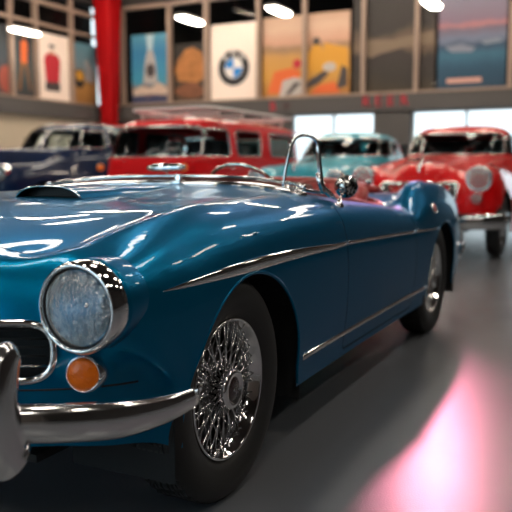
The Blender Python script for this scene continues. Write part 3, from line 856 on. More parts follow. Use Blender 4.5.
def sedan(name, label, loc, p, mat, rz=0.0):
    root = thing(name, label, 'car', loc, rz)
    W, L, yc = p['W'], p['L'], p['yc']
    bm = loft(car_rows(p), 5, 5)
    tree = BVHTree.FromBMesh(bm)
    r = p.get('r', .33)
    arches = [(p['wf'], r, r + .05, r + .06), (p['wr'], r, r + .04, r + .03)]
    for a in arches:
        for s in (1, -1):
            bmesh.ops.delete(bm, geom=cut(bm, arch_poly(*a, n=24), (1, 2), lambda c, s=s: c.x * s > W * .5), context='FACES')
            w = B(); m = 16
            rows = [[w.verts.new((x * s, a[0] + (a[2] + .04) * math.cos(PI * i / m), a[1] + (a[3] + .03) * math.sin(PI * i / m))) for i in range(m + 1)] for x in (W * .55, W * .96)]
            for i in range(m): w.faces.new((rows[0][i], rows[0][i + 1], rows[1][i + 1], rows[1][i]))
            w.faces.new(rows[0])
            obj('wheel_well', w, WELL, root, smooth=False)
            simple_wheel(root, (W - .11) * s, a[0], r, s)
    # hollow below the cabin
    g = p['cab']
    yb0, yb1, hw0 = g[0][1], g[0][2], g[0][3]
    op = rounded([(-hw0 * .86, yb0 + .2), (hw0 * .86, yb0 + .2), (hw0 * .86, yb1 - .25), (-hw0 * .86, yb1 - .25)], .2, 5)
    bmesh.ops.delete(bm, geom=cut(bm, op, (0, 1), lambda c: c.z > .6), context='FACES')
    # door
    def sx(y, z, s=1):
        h = tree.ray_cast(Vector((2 * s, y, z)), Vector((-s, 0, 0)))
        return h[0] if h[0] is not None else Vector((W * s, y, z))
    def sy(x, z):
        h = tree.ray_cast(Vector((x, -2, z)), Vector((0, 1, 0)))
        return h[0] if h[0] is not None else Vector((x, 0, z))
    for s in (1, -1):
        for (a, b) in p['doors']:
            dp = rounded([(a, .30), (b, .30), (b, p['zb'] - .06), (a, p['zb'] - .06)], .05, 4)
            sel = lambda c, s=s: c.x * s > W * .6
            d = take(bm, cut(bm, inset_poly(dp, .004), (1, 2), sel))
            bmesh.ops.delete(bm, geom=cut(bm, dp, (1, 2), sel), context='FACES')
            o = obj('door', d, mat, root); solid(o, .02)
            q = sx(b - .12, p['zb'] - .16, s)
            obj('door_handle', tube([q + Vector((.0, -.06, 0)), q + Vector((.035 * s, -.05, 0)), q + Vector((.035 * s, .05, 0)), q + Vector((0, .06, 0))], .010, seg=8), CHROME, o)
    solid(obj('body', bm, mat, root), .02)
    # cabin
    cb = ring_shell(g, e=p.get('e', 3.4))
    for poly in p['front']:
        window_part(None, root, cb, poly, (0, 2), lambda c: c.y < yb0 + .75 and c.z < 9, 'windscreen', p.get('trim', .014))
    for poly in p['side']:
        for s in (1, -1):
            window_part(None, root, cb, poly, (1, 2), lambda c, s=s: c.x * s > .25, 'side_window', .010)
    window_part(None, root, cb, p['back'], (0, 2), lambda c: c.y > yb1 - .9, 'rear_window', .010)
    solid(obj('roof', cb, p.get('roofmat', mat), root), .03)
    interior(root, W, yc + 1.05, yc + 1.95, p['zb'] - .02, p.get('seatmat', DARKSEAT))
    # lamps
    for s in (1, -1):
        hx, hz, hr = p['hl']
        q = sy(hx * s, hz)
        small_headlight(root, (hx * s, q.y - .02, hz), hr)
        obj('tail_light', lathe([(0, .03), (.03, .025), (.045, 0), (.045, -.05)], 20, axisM((W * .8 * s, L - .15, .62), (.2 * s, 1, 0))), REDLENS, root)
    if 'fog' in p:
        for s in (1, -1):
            q = sy(p['fog'][0] * s, p['fog'][1])
            o = obj('fog_lamp', lathe([(.03, -.05), (.055, -.02), (.058, .01), (.05, .018)], 28, axisM((q.x, q.y - .02, p['fog'][1]), (0, -1, 0))), CHROME, root)
            obj('fog_lens', lathe([(0, .022), (.03, .02), (.05, .012)], 28, axisM((q.x, q.y - .02, p['fog'][1]), (0, -1, 0))), LENS, o)
    # grille
    gw, g0, g1, bars = p['grille']
    gp = rounded([(-gw * .86, g0), (gw * .86, g0), (gw, g1), (-gw, g1)], [.06, .06, .05, .05], 5)
    dn = []
    for i in range(len(gp)):
        a, b = Vector(gp[i]), Vector(gp[(i + 1) % len(gp)]); k = max(1, int((b - a).length / .05))
        for j in range(k):
            q = a.lerp(b, j / k); pnt = sy(q.x, q.y); dn.append(pnt + Vector((0, -.012, 0)))
    gr = obj('grille', tube(dn, .024, closed=True, seg=10), CHROME, root)
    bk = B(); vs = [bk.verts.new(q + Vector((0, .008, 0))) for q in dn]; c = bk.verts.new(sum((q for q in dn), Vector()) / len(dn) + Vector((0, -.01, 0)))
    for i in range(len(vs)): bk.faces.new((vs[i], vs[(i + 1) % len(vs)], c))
    obj('grille_mesh', bk, P('grille_shadow_grey', (.05, .045, .045), .5, .5), gr)  # solid sheet coloured dark as the shade behind the bars
    for k in range(bars):
        x = -gw * .8 + 1.6 * gw * k / (bars - 1)
        obj('grille_bar', tube([sy(x, z) + Vector((0, -.022, 0)) for z in np.linspace(g0 + .02, g1 - .02, 6)], .008, seg=6), CHROME_B, gr)
    # bumpers
    for yy, sg, nm in ((-.10, -1, 'front_bumper'), (L + .06, 1, 'rear_bumper')):
        half = [(0, yy + sg * .03, .42), (W * .5, yy + sg * .01, .42), (W * .85, yy - sg * .06, .42), (W * .99, yy - sg * .18, .42), (W * 1.03, yy - sg * .36, .42)]
        pts = smooth_path([(-x, y, z) for x, y, z in half[:0:-1]] + half, 5)
        bu = obj(nm, tube(pts, .085, flat=(1, .38, (0, 0, 1)), seg=16), CHROME, root)
        for s in (1, -1):
            obj('bumper_guard', tube([(W * .45 * s, yy + sg * .05, .36), (W * .45 * s, yy + sg * .06, .52), (W * .45 * s, yy + sg * .02, .60)], .03, seg=10), CHROME, bu)
            obj('bumper_bracket', tube([(W * .4 * s, yy, .42), (W * .4 * s, yy - sg * .2, .42)], .02, seg=8), BLACK, bu)
    # wipers and ornament
    for s in (1, -1):
        z = p['zb'] + .02
        obj('wiper', tube([(.12 * s * 1.0, yc + .02, z + .01), (.38 * s, yc + .05, z + .16)], .008, seg=6), BLACK, root)
    if p.get('ornament'):
        o = B(); add_tube(o, [(0, .02, p['zh'] * .80), (0, .02, p['zh'] * .93), (0, .12, p['zh'] * .975), (0, .45, p['zh'] + .015)], [.012, .022, .018, .008], seg=10)
        obj('hood_ornament', o, CHROME, root)
    obj('underbody', box((0, L / 2, .30), (W * 1.1, L - .5, .03)), BLACK, root)
    return root

def build_cars_behind():
    # red coupe
    p = dict(W=.86, L=4.3, zh=1.06, zf=1.0, zb=1.13, yc=1.45, zt=1.02, wf=.54, wr=3.35, r=.34, valley=.07,
             cab=[(1.06, 1.36, 3.75, .70), (1.22, 1.55, 3.45, .665), (1.40, 1.80, 3.05, .61), (1.485, 2.02, 2.80, .53), (1.52, 2.15, 2.65, .42)], e=3.0,
             front=[rounded([(-.63, 1.145), (.63, 1.145), (.56, 1.415), (-.56, 1.415)], .06, 4)],
             side=[rounded([(1.86, 1.15), (2.62, 1.15), (2.62, 1.40), (2.10, 1.40)], .05, 4), rounded([(2.70, 1.15), (3.12, 1.15), (2.98, 1.37), (2.70, 1.40)], .05, 4)],
             back=rounded([(-.40, 1.18), (.40, 1.18), (.34, 1.40), (-.34, 1.40)], .05, 4),
             doors=[(1.55, 2.68)], hl=(.635, .862, .135), fog=(.62, .655), grille=(.42, .50, .805, 11), ornament=True, trim=.012)
    sedan('coupe', 'bright red round-fendered coupe with chrome grille and fog lamps beside the pale teal sedan', (-.24, 6.17, 0), p, RED)
    # pale teal sedan
    p = dict(W=.695, L=4.0, zh=1.07, zf=1.0, zb=1.13, yc=1.42, zt=1.02, wf=.66, wr=3.15, r=.32, valley=.07,
             cab=[(1.06, 1.22, 3.35, .625), (1.20, 1.40, 3.20, .60), (1.36, 1.62, 2.98, .555), (1.44, 1.80, 2.80, .49), (1.475, 1.92, 2.62, .40)], e=3.4,
             front=[rounded([(-.57, 1.14), (.57, 1.14), (.51, 1.385), (-.51, 1.385)], .05, 4)],
             side=[rounded([(1.62, 1.15), (2.18, 1.15), (2.18, 1.38), (1.80, 1.38)], .04, 4), rounded([(2.26, 1.15), (2.86, 1.15), (2.72, 1.37), (2.26, 1.38)], .06, 4)],
             back=rounded([(-.40, 1.17), (.40, 1.17), (.34, 1.38), (-.34, 1.38)], .05, 4),
             doors=[(1.50, 2.22), (2.24, 2.95)], hl=(.54, .86, .10), grille=(.30, .48, .76, 7), ornament=True)
    sedan('sedan', 'pale teal old sedan parked between the red van and the red coupe', (-1.90, 6.60, 0), p, TEAL)
    # navy sedan
    p = dict(W=.76, L=4.3, zh=1.24, zf=1.03, zb=1.25, yc=1.40, zt=1.05, wf=.62, wr=3.3, r=.37, valley=.12,
             cab=[(1.15, 1.22, 3.5, .66), (1.32, 1.38, 3.35, .63), (1.52, 1.56, 3.10, .58), (1.62, 1.76, 2.90, .51), (1.66, 1.92, 2.7, .40)], e=3.6,
             front=[rounded([(.03, 1.265), (.56, 1.265), (.50, 1.54), (.03, 1.54)], .04, 4), rounded([(-.56, 1.265), (-.03, 1.265), (-.03, 1.54), (-.50, 1.54)], .04, 4)],
             side=[rounded([(1.52, 1.27), (2.12, 1.27), (2.12, 1.53), (1.66, 1.53)], .04, 4), rounded([(2.22, 1.27), (2.92, 1.27), (2.80, 1.52), (2.22, 1.53)], .06, 4)],
             back=rounded([(-.34, 1.30), (.34, 1.30), (.30, 1.50), (-.30, 1.50)], .05, 4),
             doors=[(1.48, 2.16), (2.18, 2.95)], hl=(.52, .92, .11), grille=(.26, .50, .98, 7), ornament=True)
    sedan('sedan', 'dark navy old sedan with split windscreen parked left of the red van', (-6.03, 5.36, 0), p, NAVY)
    # red van with a roof rack
    v = thing('van', 'red vintage van with wide windscreen and silver roof rack behind the roadster hood', 'van', (-3.435, 5.60, 0))
    lv = [(.30, .02, 3.45, .70), (.50, -.02, 3.50, .745), (.85, -.02, 3.50, .75), (1.06, .02, 3.48, .745), (1.12, .05, 3.47, .73), (1.34, .14, 3.42, .71), (1.47, .22, 3.38, .68), (1.555, .36, 3.28, .61), (1.60, .60, 3.1, .48)]
    sh = ring_shell(lv, n=112, e=5.0)
    window_part(None, v, sh, rounded([(-.655, 1.115), (.655, 1.115), (.615, 1.47), (-.615, 1.47)], .07, 5), (0, 2), lambda c: c.y < .6, 'windscreen', .016)
    for s in (1, -1):
        for q in ([(.26, 1.12), (.90, 1.12), (.90, 1.455), (.36, 1.455)], [(1.08, 1.13), (1.88, 1.13), (1.82, 1.455), (1.08, 1.455)], [(2.08, 1.13), (2.95, 1.13), (2.95, 1.455), (2.08, 1.455)]):
            window_part(None, v, sh, rounded(q, .05, 4), (1, 2), lambda c, s=s: c.x * s > .4, 'side_window', .010)
    window_part(None, v, sh, rounded([(-.5, 1.12), (.5, 1.12), (.46, 1.44), (-.46, 1.44)], .06, 4), (0, 2), lambda c: c.y > 3.0, 'rear_window', .010)
    for s in (1, -1):
        for y, rr in ((.72, .33), (2.75, .33)):
            bmesh.ops.delete(sh, geom=cut(sh, arch_poly(y, rr, .38, .38, n=24), (1, 2), lambda c, s=s: c.x * s > .4), context='FACES')
            simple_wheel(v, .64 * s, y, .33, s)
            obj('wheel_well', box((.44 * s, y, .42), (.04, .86, .5)), WELL, v)
    for s in (1, -1):
        dp = rounded([(.16, .36), (.98, .36), (.98, 1.06), (.16, 1.06)], .05, 4); sel = lambda c, s=s: c.x * s > .4
        # arch first, then the door above it
        d = take(sh, cut(sh, inset_poly(dp, .004), (1, 2), sel))
        bmesh.ops.delete(sh, geom=cut(sh, dp, (1, 2), sel), context='FACES')
        o = obj('door', d, REDW, v); solid(o, .02)
        obj('door_handle', tube([(.745 * s, .80, .98), (.768 * s, .82, .98), (.768 * s, .92, .98), (.745 * s, .94, .98)], .011, seg=8), CHROME, o)
        small_headlight(v, (.52 * s, -.03, .74), .11)
        o = obj('turn_signal', lathe([(.04, -.03), (.045, .01), (.035, .03), (0, .035)], 24, axisM((.60 * s, -.02, .98), (0, -1, 0))), AMBER, v)
        obj('wiper', tube([(.10 * s, .045, 1.10), (.10 * s + .30, .085, 1.21)], .008, seg=6), CHROME_B, v)
        obj('rain_gutter', tube([(.655 * s, y, 1.515) for y in np.linspace(.34, 3.25, 12)], .014, seg=8), REDW, v)
    solid(obj('body', sh, REDW, v), .025)
    interior(v, .75, .75, 1.7, 1.08, DARKSEAT)
    pts = smooth_path([(-.72, .14, .42), (-.68, .02, .42), (-.5, -.06, .42), (0, -.09, .42), (.5, -.06, .42), (.68, .02, .42), (.72, .14, .42)], 5)
    obj('front_bumper', tube(pts, .07, flat=(1, .4, (0, 0, 1)), seg=12), CHROME, v)
    RACK = P('rack_grey_paint', (.75, .70, .66), .4)
    rk = part_empty('roof_rack', v)
    def loopz(z, k): return [(x * k, y, z) for x, y in rounded([(-.60, .62), (.60, .62), (.60, 3.2), (-.60, 3.2)], .15, 5)]
    obj('rack_rail', tube(loopz(1.715, 1.0), .022, closed=True, seg=8), RACK, rk)
    for y in (.85, 1.5, 2.15, 2.8):
        obj('rack_crossbar', tube([(-.57, y, 1.66), (.57, y, 1.66)], .012, seg=8), RACK, rk)
        for s in (1, -1):
            obj('rack_post', tube([(.53 * s, y, 1.555), (.585 * s, y, 1.665), (.60 * s, y, 1.715)], .014, seg=8), RACK, rk)
# ================================================================== the showroom
XL, YB, XR, YF, ZC = -12.666, 17.047, 10.0, -9.0, 6.6
def build_room():
    fl, nt, b = new_mat('grey_epoxy_floor')
    tc = nt.nodes.new('ShaderNodeTexCoord')
    n1 = nt.nodes.new('ShaderNodeTexNoise'); n1.inputs['Scale'].default_value = .9; n1.inputs['Detail'].default_value = 5
    n2 = nt.nodes.new('ShaderNodeTexNoise'); n2.inputs['Scale'].default_value = 160; n2.inputs['Detail'].default_value = 2
    for n in (n1, n2): nt.links.new(tc.outputs['Object'], n.inputs['Vector'])
    mx = nt.nodes.new('ShaderNodeMix'); mx.data_type = 'RGBA'
    mx.inputs[6].default_value = (.105, .113, .128, 1); mx.inputs[7].default_value = (.145, .150, .168, 1)
    nt.links.new(n1.outputs['Fac'], mx.inputs[0]); nt.links.new(mx.outputs[2], b.inputs['Base Color'])
    b.inputs['Roughness'].default_value = .27
    bp = nt.nodes.new('ShaderNodeBump'); bp.inputs['Strength'].default_value = .28; bp.inputs['Distance'].default_value = .002
    nt.links.new(n2.outputs['Fac'], bp.inputs['Height']); nt.links.new(bp.outputs[0], b.inputs['Normal'])
    cx, cy = (XL + XR) / 2, (YB + YF) / 2; sx_, sy_ = XR - XL, YB - YF
    struct('floor', box((cx, cy, -.05), (sx_ + 4, sy_ + 4, .1)), fl)
    CEIL = P('dark_ceiling', (.05, .042, .038), .9)
    struct('ceiling', box((cx, cy, ZC + .05), (sx_ + 4, sy_ + 4, .1)), CEIL)
    WALL = P('grey_wall', (.12, .11, .105), .8); RWALL = P('dark_side_wall', (.03, .028, .03), .9)
    CREAM = P('cream_wall', (.52, .44, .33), .8)
    BEAM = P('grey_beam', (.085, .078, .076), .7)
    TAN = P('tan_frame', (.33, .24, .19), .5)
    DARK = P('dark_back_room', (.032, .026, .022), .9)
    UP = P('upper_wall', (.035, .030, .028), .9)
    GL = thin_glass('gallery_glass', (.8, .8, .8), .9, ior=1.18)
    # back wall: solid left of the windows, pillar between them
    struct('wall_back', box(((XL + -6.55) / 2, YB + .2, 1.22), (-6.55 - XL, .3, 2.44)), WALL)
    struct('wall_back_sill', box(((-6.55 + XR) / 2, YB + .2, .2), (XR + 6.55, .3, .4)), WALL)
    struct('trim_1', box((-3.70, YB + .15, 1.22), (.95, .5, 2.44)), BEAM)
    struct('wall_back_right', box(((2.15 + XR) / 2, YB + .2, 1.22), (XR - 2.15, .3, 2.44)), WALL)
    # lower daylight windows
    FR = P('window_frame_white', (.55, .58, .58), .5)
    k = 1
    for x0, x1 in ((-6.55, -4.17), (-3.22, 2.15)):
        w = B(); n = max(2, round((x1 - x0) / 1.25))
        for i in range(n + 1): add_box(w, (x0 + (x1 - x0) * i / n, YB + .2, 1.42), (.06, .08, 2.04))
        for z in (.43, 2.41): add_box(w, ((x0 + x1) / 2, YB + .2, z), (x1 - x0, .08, .06))
        o = struct('window_%d' % k, w, FR); k += 1
        obj('window_pane', box(((x0 + x1) / 2, YB + .2, 1.42), (x1 - x0, .01, 1.96)), GL, o, smooth=False)
    # beam and upper gallery
    struct('trim_3', box(((XL + XR) / 2, YB + .10, 2.64), (sx_, .5, .42)), BEAM)
    struct('trim_4', box(((XL + XR) / 2, YB - .02, 2.875), (sx_, .30, .06), bev=.01), TAN)
    struct('trim_5', box((XL - .10, (YB + YF) / 2, 2.60), (.5, sy_, .44)), BEAM)
    struct('trim_6', box((XL + .02, (YB + YF) / 2, 2.83), (.30, sy_, .05), bev=.01), TAN)
    struct('wall_left', box((XL - .1, cy, 1.19), (.3, sy_, 2.38)), CREAM)
    struct('wall_right', box((XR + .15, cy, ZC / 2), (.3, sy_ + 1, ZC)), RWALL)
    # wall behind the camera; its tall windows are added as frontal fill light
    a, b2, z0, z1 = -9.5, .5, .6, 4.0
    f = box(((XL + a) / 2, YF - .15, ZC / 2), (a - XL + .5, .3, ZC)); add_box(f, ((b2 + XR) / 2, YF - .15, ZC / 2), (XR - b2 + .5, .3, ZC))
    add_box(f, ((a + b2) / 2, YF - .15, z0 / 2), (b2 - a, .3, z0)); add_box(f, ((a + b2) / 2, YF - .15, (z1 + ZC) / 2), (b2 - a, .3, ZC - z1))
    struct('wall_front', f, P('front_wall', (.22, .20, .19), .8))
    w = B()
    for i in range(6): add_box(w, (a + (b2 - a) * i / 5, YF - .15, (z0 + z1) / 2), (.10, .10, z1 - z0))
    for z in (z0, 2.6, z1): add_box(w, ((a + b2) / 2, YF - .15, z), (b2 - a, .10, .08))
    o = struct('window_3', w, P('dark_window_frame', (.05, .05, .05), .5))
    obj('window_pane', box(((a + b2) / 2, YF - .15, (z0 + z1) / 2), (b2 - a, .01, z1 - z0)), thin_glass('front_glass', (.9, .97, 1), .95), o, smooth=False)
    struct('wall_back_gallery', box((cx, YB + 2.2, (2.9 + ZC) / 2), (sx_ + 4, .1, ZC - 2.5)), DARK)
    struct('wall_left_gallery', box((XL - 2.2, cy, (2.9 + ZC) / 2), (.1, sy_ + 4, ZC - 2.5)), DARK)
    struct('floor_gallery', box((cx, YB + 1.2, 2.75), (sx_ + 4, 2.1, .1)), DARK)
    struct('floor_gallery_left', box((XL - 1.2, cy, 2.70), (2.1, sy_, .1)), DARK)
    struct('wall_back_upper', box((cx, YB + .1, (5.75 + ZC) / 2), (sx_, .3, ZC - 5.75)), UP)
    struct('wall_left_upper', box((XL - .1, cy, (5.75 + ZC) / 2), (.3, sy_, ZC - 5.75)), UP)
    # gallery glazing: mullions on the back wall
    xs = [-12.15, -11.81 + 1.55, -9.10, -7.55, -6.13, -4.49, -3.11, -2.62 + .0, -.95, .6, 2.1, 3.6, 5.1, 6.6, 8.1]
    xs = [-12.05, -10.38, -9.14, -7.50, -6.13, -4.49, -3.11, -.86, .75, 2.3, 3.9, 5.5, 7.1, 8.7]
    for i, x in enumerate(xs):
        wd = .10 if x > -9 else .13
        struct('trim_%d' % (7 + i), box((x, YB - .03, 4.31), (wd, .12, 2.85)), TAN)
    struct('trim_30', box((cx, YB - .03, 5.70), (sx_, .12, .10)), TAN)
    g = box(((XL + XR) / 2, YB + .10, 4.3), (sx_, .012, 2.85)); struct('window_8', g, GL)
    ys = [4.0, 5.6, 7.2, 8.8, 10.3, 11.7, 13.03, 13.93, 15.38, 16.85]
    for i, y in enumerate(ys):
        struct('trim_%d' % (31 + i), box((XL + .03, y, 4.30), (.12, .11, 2.9)), TAN)
    struct('trim_45', box((XL + .03, cy, 4.84), (.10, sy_, .08)), TAN)
    struct('trim_46', box((XL + .03, cy, 5.42), (.10, sy_, .10)), TAN)
    struct('window_9', box((XL - .10, cy, 4.3), (.012, sy_, 2.85)), GL)
    # red tapered column in the corner
    c = B()
    pr = [(.32, 6.55), (.30, 5.3), (.24, 3.6), (.19, 2.4), (.16, 1.2), (.15, 0.02)]
    for (r0, z0), (r1, z1) in zip(pr, pr[1:]): pass
    rows = [[c.verts.new((XL + .62 + r * a, YB - .75 + r * b_, z)) for a, b_ in rounded([(-1, -1), (1, -1), (1, 1), (-1, 1)], .3, 3)] for r, z in pr]
    for a, b_ in zip(rows, rows[1:]):
        for i in range(len(a)): c.faces.new((a[i], a[(i + 1) % len(a)], b_[(i + 1) % len(a)], b_[i]))
    bmesh.ops.recalc_face_normals(c, faces=c.faces[:])
    o = obj('column', c, P('red_column_paint', (.36, .002, .004), .6, spec=.15), smooth=True)
    tag(o, 'tapering red column in the corner between the two gallery walls', 'column')

def poster(name, label, wall, a0, a1, z0, z1, mat, shapes=(), cat='poster'):
    """wall 'B' (back, a = x) or 'L' (left, a = y); shapes: (part name, 2D points in poster fractions, material)"""
    w, h = a1 - a0, z1 - z0
    root = thing(name, label, cat, ((a0, YB + .083, z0) if wall == 'B' else (XL - .05, a0, z0)))
    if wall == 'B': f = lambda u, v, d: (u * w, -d, v * h)
    else: f = lambda u, v, d: (d, u * w, v * h)
    s = box((w / 2, 0, h / 2), (w, .02, h)) if wall == 'B' else box((0, w / 2, h / 2), (.02, w, h))
    obj('printed_sheet', s, mat, root, smooth=False)
    for k, (nm, pts, m) in enumerate(shapes):
        bm = B(); d = .012 + .0015 * k
        bm.faces.new([bm.verts.new(f(u, v, d)) for u, v in pts])
        r = bmesh.ops.extrude_face_region(bm, geom=bm.faces[:])
        vv = [e for e in r['geom'] if isinstance(e, bmesh.types.BMVert)]
        bmesh.ops.translate(bm, verts=vv, vec=(0, .001, 0) if wall == 'B' else (-.001, 0, 0))
        bmesh.ops.recalc_face_normals(bm, faces=bm.faces[:])
        obj(nm, bm, m, root, smooth=False)
    return root
def blob(cx, cy, rx, ry, n=20, wob=0.0, seed=0):
    rnd = random.Random(seed)
    return [(cx + rx * math.cos(2 * PI * i / n) * (1 + wob * rnd.uniform(-1, 1)), cy + ry * math.sin(2 * PI * i / n) * (1 + wob * rnd.uniform(-1, 1))) for i in range(n)]
def inks(**k): return {n: P('ink_' + n, c, .7) for n, c in k.items()}
def build_posters():
    I = inks(orange=(.66, .13, .03), yellow=(.60, .29, .03), black=(.02, .02, .022), red=(.50, .025, .04), skin=(.55, .32, .22), grey=(.38, .37, .38),
             dark=(.06, .05, .05), blue=(.04, .22, .50), white=(.80, .76, .72), sand=(.50, .26, .08), navy=(.02, .05, .12), silver=(.45, .42, .40), pale=(.62, .48, .38), brown=(.22, .10, .04))
    # left wall
    m = ramp_mat('ink_dark_stage', [(0, (.03, .03, .035)), (.25, (.04, .07, .08)), (1, (.02, .03, .035))], noise=.1)
    poster('poster', 'dark poster of a long-legged orange figure left of the white poster', 'L', 13.08, 13.86, 2.88, 4.62, m, [
        ('printed_legs', [(.30, .08), (.42, .08), (.56, .45), (.66, .45), (.82, .10), (.92, .10), (.74, .60), (.46, .60)], I['brown']),
        ('printed_torso', [(.46, .50), (.76, .50), (.80, .80), (.66, .86), (.46, .80)], I['orange']),
        ('printed_head', blob(.62, .91, .10, .045), I['brown'])])
    m = ramp_mat('ink_dark_red_stage', [(0, (.05, .03, .03)), (.5, (.03, .04, .05)), (1, (.02, .025, .03))], noise=.1)
    poster('poster', 'dark poster with a red-brown rounded shape at the far left edge', 'L', 12.2, 12.98, 2.88, 4.62, m, [
        ('printed_shape', blob(.9, .22, .35, .20), P('ink_redbrown', (.28, .06, .04), .7))])
    poster('poster', 'white poster of a headless figure in a red jacket beside the desert poster', 'L', 13.92, 15.33, 2.82, 4.66, WHITE, [
        ('printed_jacket', [(.33, .26), (.70, .26), (.75, .62), (.68, .70), (.57, .72), (.50, .70), (.42, .72), (.32, .68), (.28, .60)], I['red']),
        ('printed_trousers', [(.30, .16), (.72, .16), (.73, .28), (.60, .30), (.50, .28), (.40, .30), (.31, .28)], I['dark']),
        ('printed_collar', [(.44, .70), (.58, .70), (.55, .76), (.46, .76)], I['skin']),
        ('printed_cap', blob(.51, .82, .10, .025), I['dark'])])
    m = ramp_mat('ink_desert', [(0, (.32, .15, .04)), (.30, (.45, .22, .06)), (.45, (.25, .15, .08)), (.6, (.16, .24, .28)), (1, (.12, .28, .36))], noise=.12, nscale=4)
    poster('poster', 'desert poster with a yellow and grey rider next to the red column', 'L', 15.46, 16.60, 2.86, 4.60, m, [
        ('printed_bike', blob(.28, .42, .22, .15, wob=.15, seed=3), I['black']),
        ('printed_bag', blob(.30, .46, .15, .09, wob=.1, seed=4), I['yellow']),
        ('printed_rider', [(.50, .40), (.85, .36), (.80, .60), (.60, .76), (.48, .70), (.56, .56)], I['grey'])])
    # back wall
    m = ramp_mat('ink_tower_sky', [(0, (.02, .04, .12)), (.12, (.05, .06, .12)), (.22, (.30, .16, .10)), (.32, (.05, .30, .45)), (.75, (.04, .22, .42)), (1, (.10, .34, .48))], noise=.12, nscale=4)
    poster('poster', 'blue poster of a pale stone tower just right of the red column', 'B', -11.80, -10.50, 2.90, 4.92, m, [
        ('printed_light_ray', [(.40, 1.0), (.62, 1.0), (.55, .7), (.47, .7)], P('ink_ray', (.45, .62, .66), .7)),
        ('printed_tower', [(.32, .30), (.70, .28), (.66, .60), (.60, .74), (.52, .78), (.42, .74), (.36, .58)], I['silver']),
        ('printed_rocks', [(.02, .20), (.25, .26), (.5, .22), (.75, .30), (.98, .20), (.95, .12), (.5, .14), (.05, .12)], I['pale']),
        ('printed_arch', blob(.52, .48, .12, .10), I['dark'])])
    m = ramp_mat('ink_dark_brown', [(0, (.06, .035, .02)), (.5, (.05, .035, .025)), (.7, (.03, .025, .02)), (1, (.02, .018, .016))], noise=.15)
    poster('poster', 'dark poster of a heap of orange-brown rocks left of the roundel poster', 'B', -10.28, -9.24, 2.92, 4.55, m, [
        ('printed_heap', [(.0, .55), (.12, .74), (.35, .90), (.60, .94), (.85, .85), (1.0, .66), (.98, .40), (.7, .30), (.4, .34), (.1, .36)], P('ink_heap', (.42, .17, .05), .7, noise=(6, .7))),
        ('printed_rubble', blob(.5, .18, .45, .14, wob=.2, seed=6), P('ink_rubble', (.20, .08, .04), .7, noise=(8, .7)))])
    r = poster('poster', 'large white poster bearing a round blue and white lettered car badge', 'B', -9.07, -7.57, 2.86, 5.0, WHITE)
    bw, bh = 1.5, 2.14; cx, cz = .745, .92; R = .50
    def put(nm, bm, mat, d): obj(nm, bm, mat, r, smooth=False, loc=(cx, -d, cz), rot=(PI / 2, 0, 0))
    dsk = lambda rr, t=.006: lathe([(0, t), (rr, t), (rr, 0), (0, 0)], 64)
    put('badge_ring', dsk(R), I['black'], .012)
    put('badge_border', lathe([(R, 0), (R, .008), (R - .015, .008), (R - .015, 0)], 64), I['silver'], .012)
    put('badge_center', dsk(.29, .010), I['white'], .012)
    for q in (0, 1):
        bm = B(); a0 = PI / 2 + q * PI
        vs = [bm.verts.new((0, 0, .013))] + [bm.verts.new((.275 * math.cos(a0 + PI / 2 * i / 12), .275 * math.sin(a0 + PI / 2 * i / 12), .013)) for i in range(13)]
        bm.faces.new(vs); put('badge_quadrant', bm, P('badge_blue', (.01, .22, .62), .6), .012)
    for ch, an in (('B', 132), ('M', 90), ('W', 48)):
        t = text_bm(ch, .24); a = math.radians(an)
        bmesh.ops.transform(t, matrix=Matrix.Translation((.395 * math.cos(a), .395 * math.sin(a), .010)) @ Matrix.Rotation(a - PI / 2, 4, 'Z'), verts=t.verts)
        put('badge_letter', t, I['white'], .012)
    m = ramp_mat('ink_sunset_plain', [(0, (.40, .17, .04)), (.25, (.55, .28, .05)), (.50, (.50, .26, .07)), (.60, (.28, .17, .10)), (.66, (.52, .29, .20)), (.85, (.55, .37, .27)), (1, (.46, .30, .21))], noise=.07, nscale=5, nstretch=(1, 1, 2))
    poster('poster', 'wide sunset poster of riders in orange and yellow across two gallery panes', 'B', -7.42, -4.90, 2.92, 5.05, m, [
        ('printed_tent', [(.06, .05), (.34, .04), (.46, .30), (.34, .36), (.14, .32)], I['orange']),
        ('printed_stripes', [(.20, .0), (.50, .02), (.50, .20), (.38, .24), (.24, .20)], I['silver']),
        ('printed_stripe', [(.27, .02), (.32, .02), (.46, .17), (.38, .17)], I['dark']),
        ('printed_red_cap', blob(.41, .40, .05, .06), I['red']),
        ('printed_rider', [(.54, .30), (.70, .28), (.70, .55), (.66, .64), (.60, .64), (.54, .50)], I['yellow']),
        ('printed_rider', [(.68, .38), (.98, .28), (.98, .56), (.84, .60), (.72, .64)], I['yellow']),
        ('printed_helmet', blob(.63, .66, .045, .05), I['dark']),
        ('printed_wheel', blob(.78, .34, .075, .055), I['silver']),
        ('printed_machine', [(.52, .08), (.66, .14), (.78, .26), (.72, .30), (.56, .20), (.50, .12)], I['dark']),
        ('printed_leg', [(.86, .06), (.98, .10), (.98, .30), (.92, .36)], I['dark']),
        ('printed_dune', [(.56, .02), (.90, .02), (.84, .16), (.66, .12)], I['orange'])])
    m = ramp_mat('ink_dusk_hills', [(0, (.05, .035, .02)), (.18, (.03, .025, .02)), (.36, (.03, .022, .02)), (.44, (.16, .11, .07)), (.52, (.10, .07, .05)), (.6, (.025, .02, .018)), (1, (.02, .017, .015))], noise=.22, nscale=2.2)
    poster('poster', 'long dark poster of a pale winged shape between the sunset and sea posters', 'B', -4.80, -2.68, 2.92, 5.5, m, [
        ('printed_wing', [(.08, .40), (.20, .52), (.50, .50), (.98, .56), (.98, .45), (.60, .42), (.36, .38), (.22, .34)], P('ink_wing', (.20, .145, .10), .7))])  # panel put in place of a pale shape in the gallery panes
